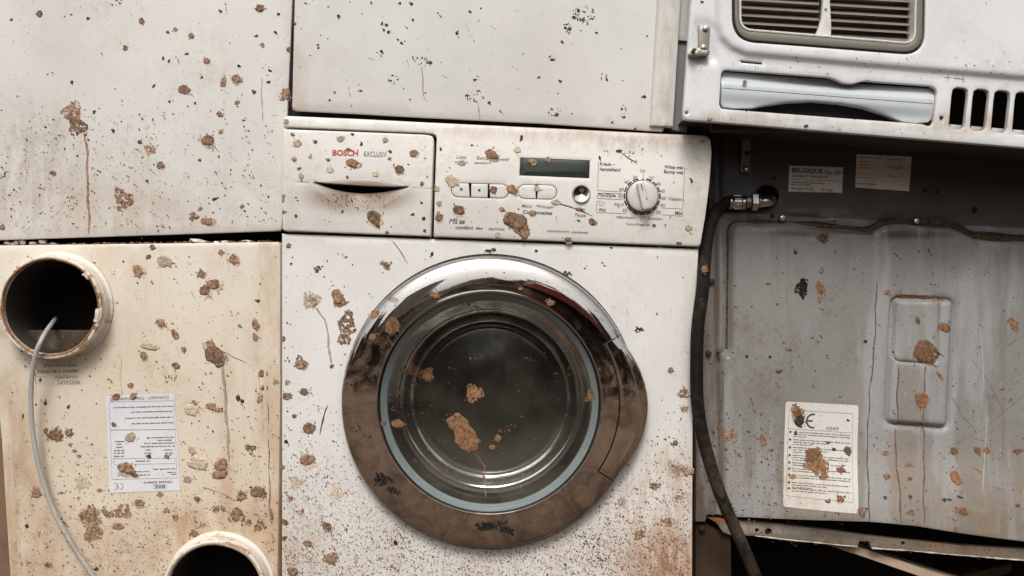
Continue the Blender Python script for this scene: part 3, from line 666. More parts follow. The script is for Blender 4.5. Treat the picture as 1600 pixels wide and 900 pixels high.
for (u, v, r) in ((1112, 440, 4.6), (1107, 552, 4.6), (1097, 799, 5), (1097, 825, 5), (1222, 341, 5), (1431, 346, 5), (1123, 551, 2.4)):
    lathe("screw", [(0, .0042), (r * .35, .0042), (r * .4, .0055), (r * .8, .0050), (r, .003), (r * 1.05, -.004)], u, v, Surf(EY - .006 if v < 700 else EY + .005), STEEL if v < 400 else DARKMET, Ee, 14)
for (u, v, r) in ((1164, 556, 2.2), (1200, 557, 2.2), (1206, 338, 3.2), (1209, 279, 3), (1523, 328, 5), (1445, 298, 3.5), (1464, 300, 2.5)):
    lathe("punched_hole", [(r, .0006), (r * .5, .0007), (0.01, .0007)], u, v, Surf(EY, fE), BLACK, Ee, 12)
bk = panel("wall_bracket", [(1159, 214), (1173, 215), (1172, 270), (1157, 269)], [circ(1167, 238, 3.2, 10)], Surf(EY - .011), painted("bracket_steel", (.2, .19, .175), .4), Ee, 7, .01, 1); lathe("screw", [(0, .004), (2, .004), (2.3, .006), (4, .005), (5, .002), (5, 0)], 1165, 264, Surf(EY - .011), STEEL, bk, 14)
# dirt lying in the pressed groove
GL = dens([(1137.5, 545), (1138.5, 450), (1139, 362), (1142, 353), (1150, 348), (1240, 349), (1350, 361), (1362, 359), (1376, 351), (1395, 348), (1480, 352), (1500, 360), (1518, 370), (1560, 373), (1900, 392)], 4)[:-90]
GL = np.array([p for p in GL if p[0] > 1136 and not (p[1] > 392.5 and p[0] > 1145)]); tg = np.gradient(GL, axis=0); tg /= np.linalg.norm(tg, axis=1, keepdims=True); nn = np.stack([tg[:, 1], -tg[:, 0]], -1)
gw = 1.1 + 1.6 * sstep(1200, 1300, GL[:, 0]) + 1.5 * sstep(1380, 1430, GL[:, 0]) + .8 * np.sin(GL[:, 0] * .07) * (GL[:, 0] > 1160); gc = np.convolve(np.pad(NR.uniform(-1, 1, len(GL)), 3, 'edge'), np.ones(7) / 7, 'valid')
V = []; F = []; m = 7
for k in range(len(GL)):
    for q in np.linspace(-1, 1, m): V.append(GL[k] + nn[k] * (2.2 + gc[k] * .8 + q * gw[k] * 1.5))
for k in range(len(GL) - 1):
    for q in range(m - 1): a = k * m + q; F.append((a, a + 1, a + m + 1, a + m))
V = np.array(V); put("groove_dirt", orient(mesh(SE.pts(V[:, 0], V[:, 1], .0007), F)), MUD['d'], Ee)
strip("groove_dirt", [(1388, 468), (1400, 463.5), (1440, 465), (1478, 468)], 4.5, SE, MUD['o'], Ee, .0006, jag=.6)
# stickers
BSTK = painted("yellowed_sticker", (.86, .82, .76), .5, (.3, .24, .18), .5, .1, None, .3); s1 = flat("sticker", [(1232, 258), (1318, 261), (1316, 302), (1231, 300)], SE, BSTK, Ee, .0005, label="small black framed sticker reading BELGIQUE above the hose hole")
strip("sticker_border", [(1232.5, 258.5), (1317.5, 261.5), (1315.5, 301.5), (1231.5, 299.5)], 1.2, SE, INK, s1, .0008, True); strip("ruled_line", [(1232, 280.5), (1316.5, 283)], 1, SE, INK, s1, .0008)
text("BELGIQUE", 1261, 267.5, 48, 8.5, SE, INK, s1, 2, .022, dh=.001); text("Cat.: I2E+", 1302, 269.5, 28, 6.5, SE, INK, s1, 2, .016, dh=.001); text("Aardgas + Gaz naturel", 1265, 276, 55, 5, SE, INK, s1, 2, .014, dh=.001)
rows("small_print", [(1236, 285, 52, 2), (1236, 288.5, 30, 2)], SE, INK_SOFT, s1, 2, .001); text("Aardgas (G25)", 1253, 295.5, 35, 5, SE, INK, s1, 2, .014, dh=.001); text("25 mbar", 1292, 297, 20, 4.6, SE, INK, s1, 2, .01, dh=.001)
s2 = flat("sticker", [(1338, 241), (1424, 245), (1420, 299), (1336, 293)], SE, BSTK, Ee, .0005, label="plain yellowed sticker with faint print under the stove")
rows("small_print", [(1342, 246, 34, 1.6), (1385, 249, 28, 1.4), (1342, 252, 18, 1.4), (1343, 257, 14, 1.4), (1382, 260, 28, 1.4), (1341, 262, 24, 1.4), (1393, 263, 14, 1.4), (1339, 272, 14, 1.4), (1339, 277, 22, 1.4), (1379, 275, 24, 1.6), (1338, 287, 30, 1.6)], SE, INK_SOFT, s2, 2.5, .001)
WSTK = painted("white_sticker", (.72, .69, .65), .5, (.4, .27, .17), .4, .08, [spot(1275, 790, 70, 40, (.5, .33, .2), .45, 60)], .55, (.2, .1, .05))
s3 = flat("sticker", rquad([(1224.5, 626), (1337.5, 632), (1332, 797), (1219, 788)], 4, 3), SE, WSTK, Ee, .0006, label="large white instruction sticker with CE mark on the grey panel")
strip("ruled_line", [(1230, 639), (1329, 645), (1325, 780), (1224.5, 771)], .8, SE, INK_SOFT, s3, .0009, True); strip("ruled_line", [(1229, 668), (1328, 675)], .8, SE, INK_SOFT, s3, .0009)
ce_mark(1258.5, 656, 10.5, SE, s3, 3.5, dh=.0011, gap=1.75); text("0049", 1297, 668, 19, 5.5, SE, INK_SOFT, s3, 3.5, dh=.001)
for i, v in enumerate((673, 685, 697, 709, 720.5, 729.5, 739, 750.5, 759.5)):
    u = 1232 - i * .5; flat("bullet", circ(u, v, 1.9, 8), SE, INK, s3, .001)
    rows("small_print", [(u + 4.5, v, 88 if i != 4 else 78, 1.7), (u + 4.5, v + 3.6, 88 if i % 3 == 0 else 52, 1.7)] + ([(u + 4.5, v + 7.2, 20 + 8 * (i % 3), 1.6)] if i in (0, 1, 2, 3, 7) else []), SE, INK_SOFT, s3, 3.8, .001)

# hose and fitting
def xlathe(name, prof, u0, v, y, mat, parent, n=16, tilt=0, rot0=0):     # turned about the X axis; prof = [(du, r)]
    V = []; F = []
    for du, r in prof:
        c = WP(u0 + du, v + du * tilt, y)
        for i in range(n): a = 2 * math.pi * (i + rot0) / n; V.append((c.x, c.y + r * S * math.cos(a), c.z + r * S * math.sin(a)))
    for j in range(len(prof) - 1):
        for i in range(n): F.append((j * n + i, j * n + (i + 1) % n, (j + 1) * n + (i + 1) % n, (j + 1) * n + i))
    F.append(tuple(range(n))); F.append(tuple(range((len(prof) - 1) * n, len(prof) * n))); return put(name, mesh(V, F), mat, parent, sharp=30)
HS = thing("gas_hose", "black rubber gas hose with steel coupling hanging between washing machine and heater", "hose", WP(1185, VG, .1))
YF = .08
MH = painted("hose_rubber", (.010, .009, .008), .75, (.085, .06, .04), .95, .3, [spot(1140, 800, 60, 110, (.12, .09, .065), .7, 60, 1)], .5, (.16, .12, .09)); MH.node_tree.nodes['Principled BSDF'].inputs['Specular IOR Level'].default_value = .18
tube("rubber_hose", [WP(1146, 314, YF), WP(1128, 320, YF - .006), WP(1112, 344, YF - .025), WP(1103, 385, YF - .055), WP(1098, 450, -.022), WP(1090, 515, -.022), WP(1088.5, 580, -.02), WP(1090, 630, -.014), WP(1100, 690, .0), WP(1121, 760, .02), WP(1146, 820, .045), WP(1172, 880, .06), WP(1200, 960, .08), WP(1215, 1100, .1), WP(1220, VG, .1)], 10.2 * S, MH, HS, 14, 7)
cp = xlathe("crimp_sleeve", [(0, 8), (0.2, 11.5), (3, 12.2), (4, 11), (6, 10.6), (18, 10.6), (20, 12), (24, 12), (25, 9)], 1139, 316, YF, STEEL, HS, 18, .02)
for i in range(7):
    a = i * 2 * math.pi / 7; c = WP(1152, 316, YF); box("crimp_ridge", (c.x - 6 * S, c.y + 10.8 * S * math.cos(a) - .001, c.z + 10.8 * S * math.sin(a) - .001), (c.x + 6 * S, c.y + 10.8 * S * math.cos(a) + .001, c.z + 10.8 * S * math.sin(a) + .001), STEEL, cp, .0004)
xlathe("collar", [(0, 9), (.5, 11), (7, 11), (8, 8)], 1165, 315, YF, ZINC, HS, 16)
xlathe("hex_nut", [(0, 11), (1.5, 15.5), (10, 15.5), (11.5, 12)], 1173, 315, YF, STEEL, HS, 6, 0, .25)
xlathe("threaded_nipple", [(0, 9), (0.5, 11), (2, 10), (4, 11), (6, 10), (8, 10)], 1184, 315, YF, STEEL, HS, 16)
tube("elbow", [WP(1190, 315, YF), WP(1198, 314.5, YF), WP(1204, 314, YF + .006), WP(1205, 313.5, YF + .016), WP(1205, 313, YF + .055)], 9.5 * S, STEEL, HS, 14, 5)

# plank and brown scrap under the heater
PLK = plain("weathered_wood", (.42, .31, .22), .8, 0, .35, 30, .4)
def beam(name, a, c, h, d, mat, label, cat):
    a, c = Vector(a), Vector(c); up = Vector((0, 0, h)); bk_ = Vector((0, d, 0)); V = [a, c, c + up, a + up, a + bk_, c + bk_, c + up + bk_, a + up + bk_]; n = 6
    vv = []; ff = []
    for i in range(n + 1):
        t = i / n; q = a.lerp(c, t) + Vector((0, R.uniform(-.001, .001), R.uniform(-.0012, .0012)))
        for (x, y) in ((0, 0), (0, 1), (1, 1), (1, 0)): vv.append(q + up * x * R.uniform(.93, 1.04) + bk_ * y)
    for i in range(n):
        for j in range(4): p = i * 4 + j; q = i * 4 + (j + 1) % 4; ff.append((p, q, q + 4, p + 4))
    ff += [(0, 3, 2, 1), (n * 4, n * 4 + 1, n * 4 + 2, n * 4 + 3)]
    t = thing(name, label, cat, tuple((a + c) / 2)); put("board", mesh(vv, ff), mat, t, smooth=False); return t
beam("wooden_plank", WP(1240, 835, .125), WP(1560, 940, .11), .0125, .05, PLK, "pale weathered plank slanting down under the grey heater", "plank")
beam("scrap_board", WP(1500, 915, .2), WP(1580, 893, .16), .014, .05, ROT, "short brown board in the dark gap at the bottom right edge", "board")
# brown panel seen past the cream unit
bp = thing("rusty_sheet", "narrow brown rusty sheet edge at the far left beside the cream unit", "metal sheet", WP(-60, VG, .1))
panel("sheet", [(-200, 395), (20, 395), (28, VG), (-200, VG)], [], Surf(.035), painted("brown_sheet", (.20, .125, .075), .6, (.09, .055, .03), .8, .4), bp, 30, .2, 1.5)

# ------------------------------------------------------------------ W: washing machine
Wm = thing("washing_machine", "mud spattered white front loading washing machine with chrome rimmed door", "washing machine", WP(765, VG, .25))
SF = Surf(0., lambda u, v: wav(u, v, .0005, 210, .9))
MW = painted("washer_enamel", (.77, .755, .725), .36, (.45, .34, .25), .3, .1,
    [lowdirt(650, 900, (.60, .50, .41), .6, 20), lambda b, k: b.mix(k, (.30, .21, .14), b.mth('MULTIPLY', b.mth('MULTIPLY', b.pv(610, 860), b.ramp(b.noise(230, 3, .6, (1, 1, .8)), .56, .64)), .65)),
     lambda b, k: b.mix(k, (.13, .085, .055), b.mth('MULTIPLY', b.mth('MULTIPLY', b.pv(700, 900), b.ramp(b.noise(400, 2, .5, (1, 1, .6)), .60, .66)), .75)),
     spot(1035, 890, 62, 70, (.44, .25, .14), .85, 55, .3, .25, .6), spot(1030, 800, 70, 100, (.52, .34, .22), .7, 70, .22, .4, .7), spot(1045, 880, 40, 40, (.26, .1, .04), .8, 120, .25, .45, .65), spot(1060, 730, 30, 26, (.5, .37, .26), .6, 70), spot(470, 850, 40, 80, (.45, .34, .25), .5, 40), spot(1076, 560, 10, 260, (.6, .5, .42), .5, 20)], .25)
DC = (765, 627)
oF = [(440, 365), (560, 369), (1092, 389), (1088, 470), (1083, 640), (1082, 900), (1081, VG - 8), (441, VG - 8), (440, 900)]
panel("front_panel", oF, [circ(DC[0], DC[1], 186, 72)], SF, MW, Wm, 9, .36, 3, hole_side=.06, hfillet=0)
casing(Wm, 446, 215, 1080, VG - 10, .36, .58, BLACK)
casing(Wm, 446, 199, 1098, 206, .03, .58, MW, 0, "top_panel")
panel("shadow_gap_back", [(446, 168), (1098, 198), (1098, 232), (446, 200)], [], Surf(.022), BLACK, Wm, 40, .5, 0)  # black sheet added behind the slot under the fridge to give its shadow
for (u0, u1) in ((470, 520), (1010, 1060)): casing(Wm, u0, VG - 8, u1, VG + 3, .03, .08, RUBBER, 0, "foot")
# control panel with its own bulge
def fP(u, v):
    t = (v - (181 + (u - 442) * .0415)) / 180.; return -.008 + .011 * np.clip(np.sin(np.clip(t, 0, 1) * 2.35 + .55), 0, 1) + wav(u, v, .0003, 120, .3)
PY = -.012
SP = Surf(PY, fP)
MP = painted("control_panel_plastic", (.80, .77, .72), .42, (.40, .30, .22), .35, .14,
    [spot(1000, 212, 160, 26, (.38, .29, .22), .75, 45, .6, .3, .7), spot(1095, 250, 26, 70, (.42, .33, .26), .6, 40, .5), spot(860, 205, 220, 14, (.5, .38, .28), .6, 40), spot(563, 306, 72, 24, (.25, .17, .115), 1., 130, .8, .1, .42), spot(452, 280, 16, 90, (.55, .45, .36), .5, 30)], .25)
LCD = [(813, 246.5), (921.5, 251), (920.5, 279), (811.5, 274.5)]
def pill(u0, v0, u1, v1): return rrect(u0, v0, u1, v1, (v1 - v0) / 2 - .1, 7, 1.6)
P1 = pill(705, 286.5, 795.5, 309.5); P2 = pill(809, 288.5, 870.5, 311.5); STB = circ(908, 303.5, 14.5, 30)
oP = [(442.5, 197.5), (442.5, 187), (444, 182.5), (448, 180.5), (562, 185.5), (640, 189.5), (840, 199), (1030, 208.5), (1100, 211), (1107, 213), (1111, 218), (1112, 240), (1108, 290), (1102, 340), (1095.5, 383), (1092, 385), (677, 369.5), (682.2, 216), (680.5, 211.2), (676, 208.8), (665, 207.5)]
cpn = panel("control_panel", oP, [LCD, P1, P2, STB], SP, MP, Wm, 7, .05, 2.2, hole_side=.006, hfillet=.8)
LCDM = plain("lcd_glass", (.028, .036, .027), .12, 0, .25, 20); panel("display", inset(LCD, .4).tolist(), [], Surf(PY, lambda u, v: fP(u, v) - .0012), LCDM, cpn, 10, .004, .3)
BTN = painted("button_plastic", (.77, .75, .70), .4, (.42, .3, .2), .4, .05)
def clipu(loop, a, c):         # cut a loop to a vertical band
    out = []
    L = dens(loop, 2.)
    for (x, y) in L: out.append((min(max(x, a), c), y))
    res = [out[0]]
    for p in out[1:]:
        if abs(p[0] - res[-1][0]) + abs(p[1] - res[-1][1]) > .3: res.append(p)
    return res
def segs(loop, cuts, dots):
    I = inset(loop, 1.0)
    for a, c in zip(cuts[:-1], cuts[1:]):
        X = [(x, y) for x, y in dens(I.tolist(), 2.) if a + .5 <= x <= c - .5]
        cx, cy = np.mean(np.array(X), 0); X.sort(key=lambda p: math.atan2(p[1] - cy, p[0] - cx))
        o = panel("button", X, [], Surf(PY, lambda u, v: fP(u, v) + .0004), BTN, cpn, 6, .006, 1.)
        for (u, v) in dots:
            if a < u < c: flat("indicator", circ(u, v, 2.1, 10), Surf(PY, lambda u, v: fP(u, v) + .0004), INK, o, .0004)
segs(P1, (700, 735, 763.5, 800), ((721, 296), (749, 297.5))); segs(P2, (800, 838.5, 880), ())
for nm, cut, lp in (("groove", 735, P1), ("groove", 763.5, P1), ("groove", 838.5, P2)): strip(nm, [(cut, 289), (cut - .4, 309)], .8, Surf(PY, lambda u, v: fP(u, v) - .0008), BLACK, cpn, .0002)
CHR = plain("chrome", (.72, .71, .69), .06, 1., .06, 30)
lathe("start_button", [(14, 0.0), (13.6, .003), (12.8, .0045), (8, .0042), (4, .0035), (0.01, .0032)], 908, 303.5, Surf(PY, lambda u, v: fP(u, v) - .001), CHR, cpn, 36)
# drawer with scooped grip
def fDr(u, v):
    ln = 283 + (u - 440) * .0435; d = v - ln; x = (u - 563) / 78.
    w = np.clip(1 - x * x, 0, 1); dep = 26 * w + .01
    return fP(u, v) - .0003 - .012 * w * sstep(dep * 1.75, 0, d) * (d > 0) - .0006 * np.exp(-(d / 1.2) ** 2) + .0016 * w * sstep(-14, -1, d) * (d <= 0)
SDr = Surf(PY, fDr)
GRIP = [(492, 285.8), (515, 286.8), (540, 288), (575, 289.8), (610, 291.6), (640, 293), (622, 296), (600, 299.5), (580, 301.3), (560, 301.5), (540, 299.5), (520, 295.5), (505, 290.5)]
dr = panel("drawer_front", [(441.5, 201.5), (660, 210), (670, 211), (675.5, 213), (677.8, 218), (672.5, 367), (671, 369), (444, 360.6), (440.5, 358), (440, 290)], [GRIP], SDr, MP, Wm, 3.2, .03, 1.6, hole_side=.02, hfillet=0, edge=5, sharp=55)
lathe('grip_pocket', [(90, -.02), (0.1, -.02)], 563, 293, Surf(0), BLACK, dr, 24)
lip = [(493, 283.8), (520, 281.3), (545, 280.2), (575, 281), (605, 284), (625, 287.5), (638, 291), (612, 291.8), (575, 291), (540, 288.6), (510, 286.2)]
panel("grip_lip", lip, [], Surf(PY, lambda u, v: fP(u, v) + .0012), MP, dr, 5, .006, .8, edge=4)
strip('fold_line', [(441, 283), (470, 284.3), (494, 285.6)], .9, SDr, INK, dr, .0002); strip('fold_line', [(638, 292.6), (655, 293.4), (675, 294.2)], .9, SDr, INK, dr, .0002)
# lettering
rp = 2.3
text("BOSCH", 540, 239.3, 40, 9.5, SDr, INK_RED, dr, 1.2, .035); text("EXCLUSIV", 587, 241.3, 35, 8, SDr, INK_SOFT, dr, 2, 0)
def pt_(tx, u, v, w, h=5.2, m=INK_SOFT, bold=.004, shear=0., rot=rp): text(tx, u, v, w, h, SP, m, cpn, rot, bold, shear)
for a in (("Licht", 721, 246, 15), ("strijken", 721, 254, 21), ("Extra", 754, 247.3, 17), ("intensief", 783, 248.8, 25), ("spoelen+", 754.5, 255.3, 26), ("Menu", 823, 322, 15), ("Wijzigen", 853, 324, 23), ("Start", 907, 327, 14), ("Pauze", 907, 336, 16), ("electronic", 776, 357.3, 25, 5), ("aquasensor)", 872, 361.3, 34, 5), ("aqua|stop", 906, 363, 26, 5),
          ("Uit", 1004, 267, 8), ("30", 992, 277.5, 7), ("40", 979, 285, 7), ("60", 971, 296, 7), ("30", 969, 306.5, 7), ("koud", 967, 319, 14), ("30", 976, 329, 7), ("20°", 1018, 278.5, 9), ("40", 1028.5, 287.5, 7), ("60", 1035, 298.5, 7), ("60", 1036.5, 310, 7), ("90", 1035, 321, 7), ("30", 1028.5, 331.5, 7), ("Vlekken", 1054, 311, 22), ("Afpompen", 977, 340, 29), ("Spoelen", 1023.5, 342, 23), ("Centrifugeren", 997, 351, 38)): pt_(*a)
for a in (("Combinaties", 840, 332, 46, 5.4), ("Kreuk-", 946.5, 256.5, 19, 5.6), ("herstellend", 953, 265, 32, 5.6), ("Witte was", 1052, 261.5, 29, 5.6), ("Bonte was", 1052, 269, 30, 5.6), ("Fijn/Zijde", 948.5, 306, 27, 6.2), ("Wol", 940.5, 328, 11, 5.4), ("Mix", 1060, 333, 10.5, 5.6), ("6kg", 749, 357, 10.5, 5.6)): pt_(*a, m=INK, bold=.02)
pt_("Ma", 708, 345.5, 13, 7.5, INK, 0, .25); pt_("xx", 722, 347, 11, 5.6, INK, .03, .25); pt_("comfort", 725.5, 355.3, 28, 6, INK, .012, .25)
flat("spin_symbol", circ(1022, 352.6, 2.9, 12), SP, INK_SOFT, cpn, .0004); strip("tub_symbol", [(934.5, 315), (936.5, 320.5), (942.5, 320.8), (944, 315.5), (941, 317), (938.5, 314.5), (934.5, 315)], .7, SP, INK_SOFT, cpn)
for L in ([(935, 254), (933.5, 298), (972, 300)], [(972, 303), (933.5, 302)], [(933.3, 303), (933, 310), (972, 312)], [(932.6, 314), (932, 332), (978, 334)], [(1069.5, 260), (1066.5, 326.5), (1034, 325)], [(1066.4, 330), (1066, 338), (1034, 335.5)], [(1005, 271), (1004.4, 279)], [(1001, 345.5), (1002, 339.5), (1008, 339)]):
    strip("printed_line", L, .7, SP, INK_SOFT, cpn)
DL = (1003, 307)
flat("dial_dot", circ(1004.3, 281, 1.7, 10), SP, INK, cpn, .0004)
for i in range(1, 16):
    a = math.radians(-90 + i * 22.5); strip("dial_dash", [(DL[0] + 27.8 * math.cos(a + q), DL[1] + 27.8 * math.sin(a + q)) for q in (-.155, -.05, .05, .155)], 2.7, SP, INK, cpn, .0003, th=0)
DIALM = painted("dial_plastic", (.64, .62, .59), .3, (.4, .3, .22), .3, .05); SDl = Surf(PY, lambda u, v: fP(u * 0 + DL[0], v * 0 + DL[1]))
flat("dial_shadow_gap", circ(DL[0], DL[1], 25.8, 40), SP, BLACK, cpn, .0003)
dl = lathe("dial", [(24, .0008), (24.2, .006), (23.2, .0085), (21.5, .0095), (12, .0098), (0.01, .0098)], DL[0], DL[1], SDl, DIALM, Wm, 56)
gr = math.radians(-14)
def rotp(x, y): return (DL[0] + x * math.cos(gr) - y * math.sin(gr), DL[1] + x * math.sin(gr) + y * math.cos(gr))
panel("dial_grip", [rotp(*p) for p in ((-5.5, -20), (-3, -21.8), (3, -21.8), (5.5, -20), (6.2, 18), (4, 22), (-4, 22), (-6.2, 18))], [], Surf(SDl.pt(*DL).y, lambda u, v: u * 0 + .0195), DIALM, dl, 5, .0098, 2)
strip("pointer", [rotp(.5, -18), rotp(.8, -7)], 1.3, Surf(SDl.pt(*DL).y, lambda u, v: u * 0 + .0195), INK, dl); strip("pointer", [rotp(3.6, 4.5), rotp(3.2, 8.5)], 1.6, Surf(SDl.pt(*DL).y, lambda u, v: u * 0 + .0195), INK, dl)

# door: chromed rim (with gap for the handle), handle, grey flange, glass bowl, drum
b = MB("chromed_rim")
cov = b.mth('ADD', b.mth('MULTIPLY', b.pv(440, 720), .29), -.01)
dirt = b.ramp(b.mth('ADD', b.noise(15, 8, .72, dist=.8), cov), .56, .72)
spk = b.mth('MULTIPLY', b.ramp(b.noise(70, 6, .8), .57, .66), b.mth('ADD', b.mth('MULTIPLY', b.pv(430, 640), .4), .45)); dd = b.mth('ADD', dirt, spk); dd = b.mth('MULTIPLY', dd, .88)
b.base((.60, .57, .54)); b.setp(Metallic=1., Roughness=.035); b.bump(b.noise(40, 3), .03, .0015)
mp = b.N.new("ShaderNodeBsdfPrincipled"); mp.inputs["Roughness"].default_value = .62; mp.inputs["Specular IOR Level"].default_value = .25
b.link(b.mix(b.mix((.055, .034, .021), (.155, .098, .064), b.ramp(b.noise(24, 6, .7, dist=1.), .3, .65)), (.03, .022, .016), b.mth('MULTIPLY', b.ramp(b.noise(9, 7, .75, (1, 1, 2.5), (4, 0, 0)), .58, .66), .8)), mp.inputs["Base Color"])
mx = b.N.new("ShaderNodeMixShader"); b.link(dd, mx.inputs[0]); b.link(b.p.outputs[0], mx.inputs[1]); b.link(mp.outputs[0], mx.inputs[2]); b.link(mx.outputs[0], b.N["Material Output"].inputs["Surface"]); RIM = b.m
TILT = [(0, 60), (.03, 12), (.08, -1), (.15, 0), (.3, 1.5), (.5, 4.), (.68, 9), (.82, 16), (.92, 28), (.97, 50), (1, 78)]
us = np.concatenate([[0, .015, .03], np.linspace(.06, .9, 15), [.925, .95, .97, .985, 1]]); R0, R1 = 172., 229.
tl = np.interp(us, [t[0] for t in TILT], [t[1] for t in TILT]); hh = np.zeros(len(us))
for i in range(1, len(us)):
    t = .5 * (tl[i] + tl[i - 1]); sg = -1
    if us[i] <= .045: hh[i] = hh[i - 1] + math.tan(math.radians(t)) * (us[i] - us[i - 1]) * (R1 - R0) * S
    else: hh[i] = hh[i - 1] - math.tan(math.radians(t)) * (us[i] - us[i - 1]) * (R1 - R0) * S
hh += .026 - hh.max(); HR = lambda r: np.interp(r, R0 + us * (R1 - R0), hh)
TH0, TH1 = -27.5, 32.5         # handle span, degrees clockwise from 3 o'clock
def rin_h(a): return 198 + 2.5 * math.cos(math.radians((a - 3) * 2.4))
def rout_h(a):
    t = (a - TH0) / (TH1 - TH0); return 226 + 20 * math.sin(math.pi * min(max(t, 0), 1)) ** 1.15
def polar(name, ths, rfun, hfun, closed, mat, parent, lipd=.02):
    V = []; F = []; n = len(ths); m = None
    for a in ths:
        rs = rfun(a); m = len(rs); t = math.radians(a); cx, cz = (DC[0] - 800) * S, ZC + (450 - DC[1]) * S
        for r, h in zip(rs, hfun(a, rs)): V.append((cx + r * S * math.cos(t), -h, cz - r * S * math.sin(t) * .985))
    for i in range(n if closed else n - 1):
        for j in range(m - 1): p = i * m + j; q = ((i + 1) % n) * m + j; F.append((p, q, q + 1, p + 1))
    if not closed:                         # end caps
        for i, fl in ((0, False), (n - 1, True)):
            bse = len(V)
            for j in range(m): v = V[i * m + j]; V.append((v[0], v[1] + lipd, v[2]))
            for j in range(m - 1): f = (i * m + j, i * m + j + 1, bse + j + 1, bse + j); F.append(f[::-1] if fl else f)
    return put(name, mesh(V, F), mat, parent, sharp=50)
def rfull(a): return R0 + us * (R1 - R0)
rim = polar("door_rim", np.linspace(TH1 + .35, 360 + TH0 - .35, 150), rfull, lambda a, r: HR(r), False, RIM, Wm)
usI = np.linspace(0, 1, 12)
def rinn(a): return np.concatenate([np.array([R0, R0 + .9, R0 + 2.]), np.linspace(R0 + 4, rin_h(a) - 1.6, 8), [rin_h(a) - .9, rin_h(a) - .8]])
def hinn(a, r): h = HR(r).copy(); h[-2] -= .0009; h[-1] -= .02; return h
polar("door_rim_inner", np.linspace(TH0 - .4, TH1 + .4, 50), rinn, hinn, False, RIM, rim)
def rhan(a):
    ri, ro = rin_h(a) + .9, rout_h(a); return np.concatenate([[ri, ri + .1, ri + 1.], ri + 1 + (ro - ri - 1) * np.array([.12, .25, .4, .55, .62, .645, .67, .75, .84, .9, .94, .97, .99, 1.])])
def hhan(a, r):
    ri, ro = r[0], r[-1]; t = (r - ri) / (ro - ri); h = HR(ri) + .0006 - .0052 * t ** 2.2 - .011 * np.clip((t - .93) / .07, 0, 1) ** 2
    e = math.sin(math.pi * min(max((a - TH0) / (TH1 - TH0), .0), 1)); h = h + .0011 * np.exp(-((t - .68) / .035) ** 2) * sstep(.25, .4, np.array(e))
    h[0] -= .02; h[1] -= .0009; return h
polar("door_handle", np.linspace(TH0 + .3, TH1 - .3, 56), rhan, hhan, False, RIM, rim)
lathe("door_plinth", [(230, .004), (231, -.002)], DC[0], DC[1], Surf(0), RUBBER, rim, 96)
FLG = plain("grey_flange", (.20, .235, .235), .3, 0, .25, 40); SEAL = plain("dark_seal", (.03, .028, .025), .4)
lathe("door_seal", [(174, .012), (173.2, .0175), (171.5, .0175), (170.6, .0155), (169.8, .0165), (168, .016)], DC[0], DC[1], Surf(0), SEAL, rim, 96)
lathe("glass_flange", [(168.5, .0165), (167.5, .0155), (164.8, .0125), (164.2, .0108), (163.6, .0108), (160.5, .0072), (159.5, .0055)], DC[0], DC[1], Surf(0), FLG, rim, 96, 25)
BOWL = [(160, .0062), (157.5, .002), (151, -.004), (146, -.011), (143.5, -.0135), (141, -.0145), (137, -.026), (131, -.045), (127, -.053), (123, -.0575), (119, -.059), (115.5, -.0585), (112, -.057), (108, -.0562), (100, -.0555), (80, -.053), (50, -.0505), (25, -.0495), (0.01, -.049)]
gb = MB("door_glass"); N, L = gb.N, gb.t.links; out = N["Material Output"]; tr = N.new("ShaderNodeBsdfTransparent"); tr.inputs[0].default_value = (.52, .52, .49, 1)
gl = N.new("ShaderNodeBsdfGlossy"); gl.inputs["Roughness"].default_value = .11; gl.inputs["Color"].default_value = (.95, .95, .92, 1)
df = N.new("ShaderNodeBsdfDiffuse"); df.inputs["Color"].default_value = (.19, .17, .135, 1)
fr = N.new("ShaderNodeFresnel"); fr.inputs["IOR"].default_value = 1.52; m1 = N.new("ShaderNodeMixShader"); m2 = N.new("ShaderNodeMixShader")
film = gb.mth('ADD', gb.ramp(gb.noise(12, 6, .7), .33, .72, .05, .19), gb.mth('MULTIPLY', gb.pv(620, 770), .30)); L.new(film, m1.inputs[0]); L.new(tr.outputs[0], m1.inputs[1]); L.new(df.outputs[0], m1.inputs[2])
L.new(gb.mth('MULTIPLY', fr.outputs[0], gb.ramp(gb.noise(14, 5, .6, dist=1.), .35, .65, .35, .85)), m2.inputs[0]); L.new(m1.outputs[0], m2.inputs[1]); L.new(gl.outputs[0], m2.inputs[2]); L.new(m2.outputs[0], out.inputs["Surface"])
bw = lathe("door_glass", BOWL, DC[0], DC[1], Surf(0), gb.m, rim, 120, 60)
DRUM = plain("drum_steel", (.055, .053, .05), .4, .6, .3, 15)
lathe("drum", [(186, -.01), (182, -.07), (196, -.09), (215, -.1), (215, -.34), (0.01, -.34)], DC[0], DC[1], Surf(0), DRUM, Wm, 72)
br = np.array([r for r, h in BOWL][::-1]); bh = np.array([h for r, h in BOWL][::-1])
SG = Surf(0, lambda u, v: np.interp(np.hypot(u - DC[0], v - DC[1]), br, bh) + .0003)
SRM = Surf(0, lambda u, v: HR(np.hypot(u - DC[0], (v - DC[1]) / .985)) + .0001)

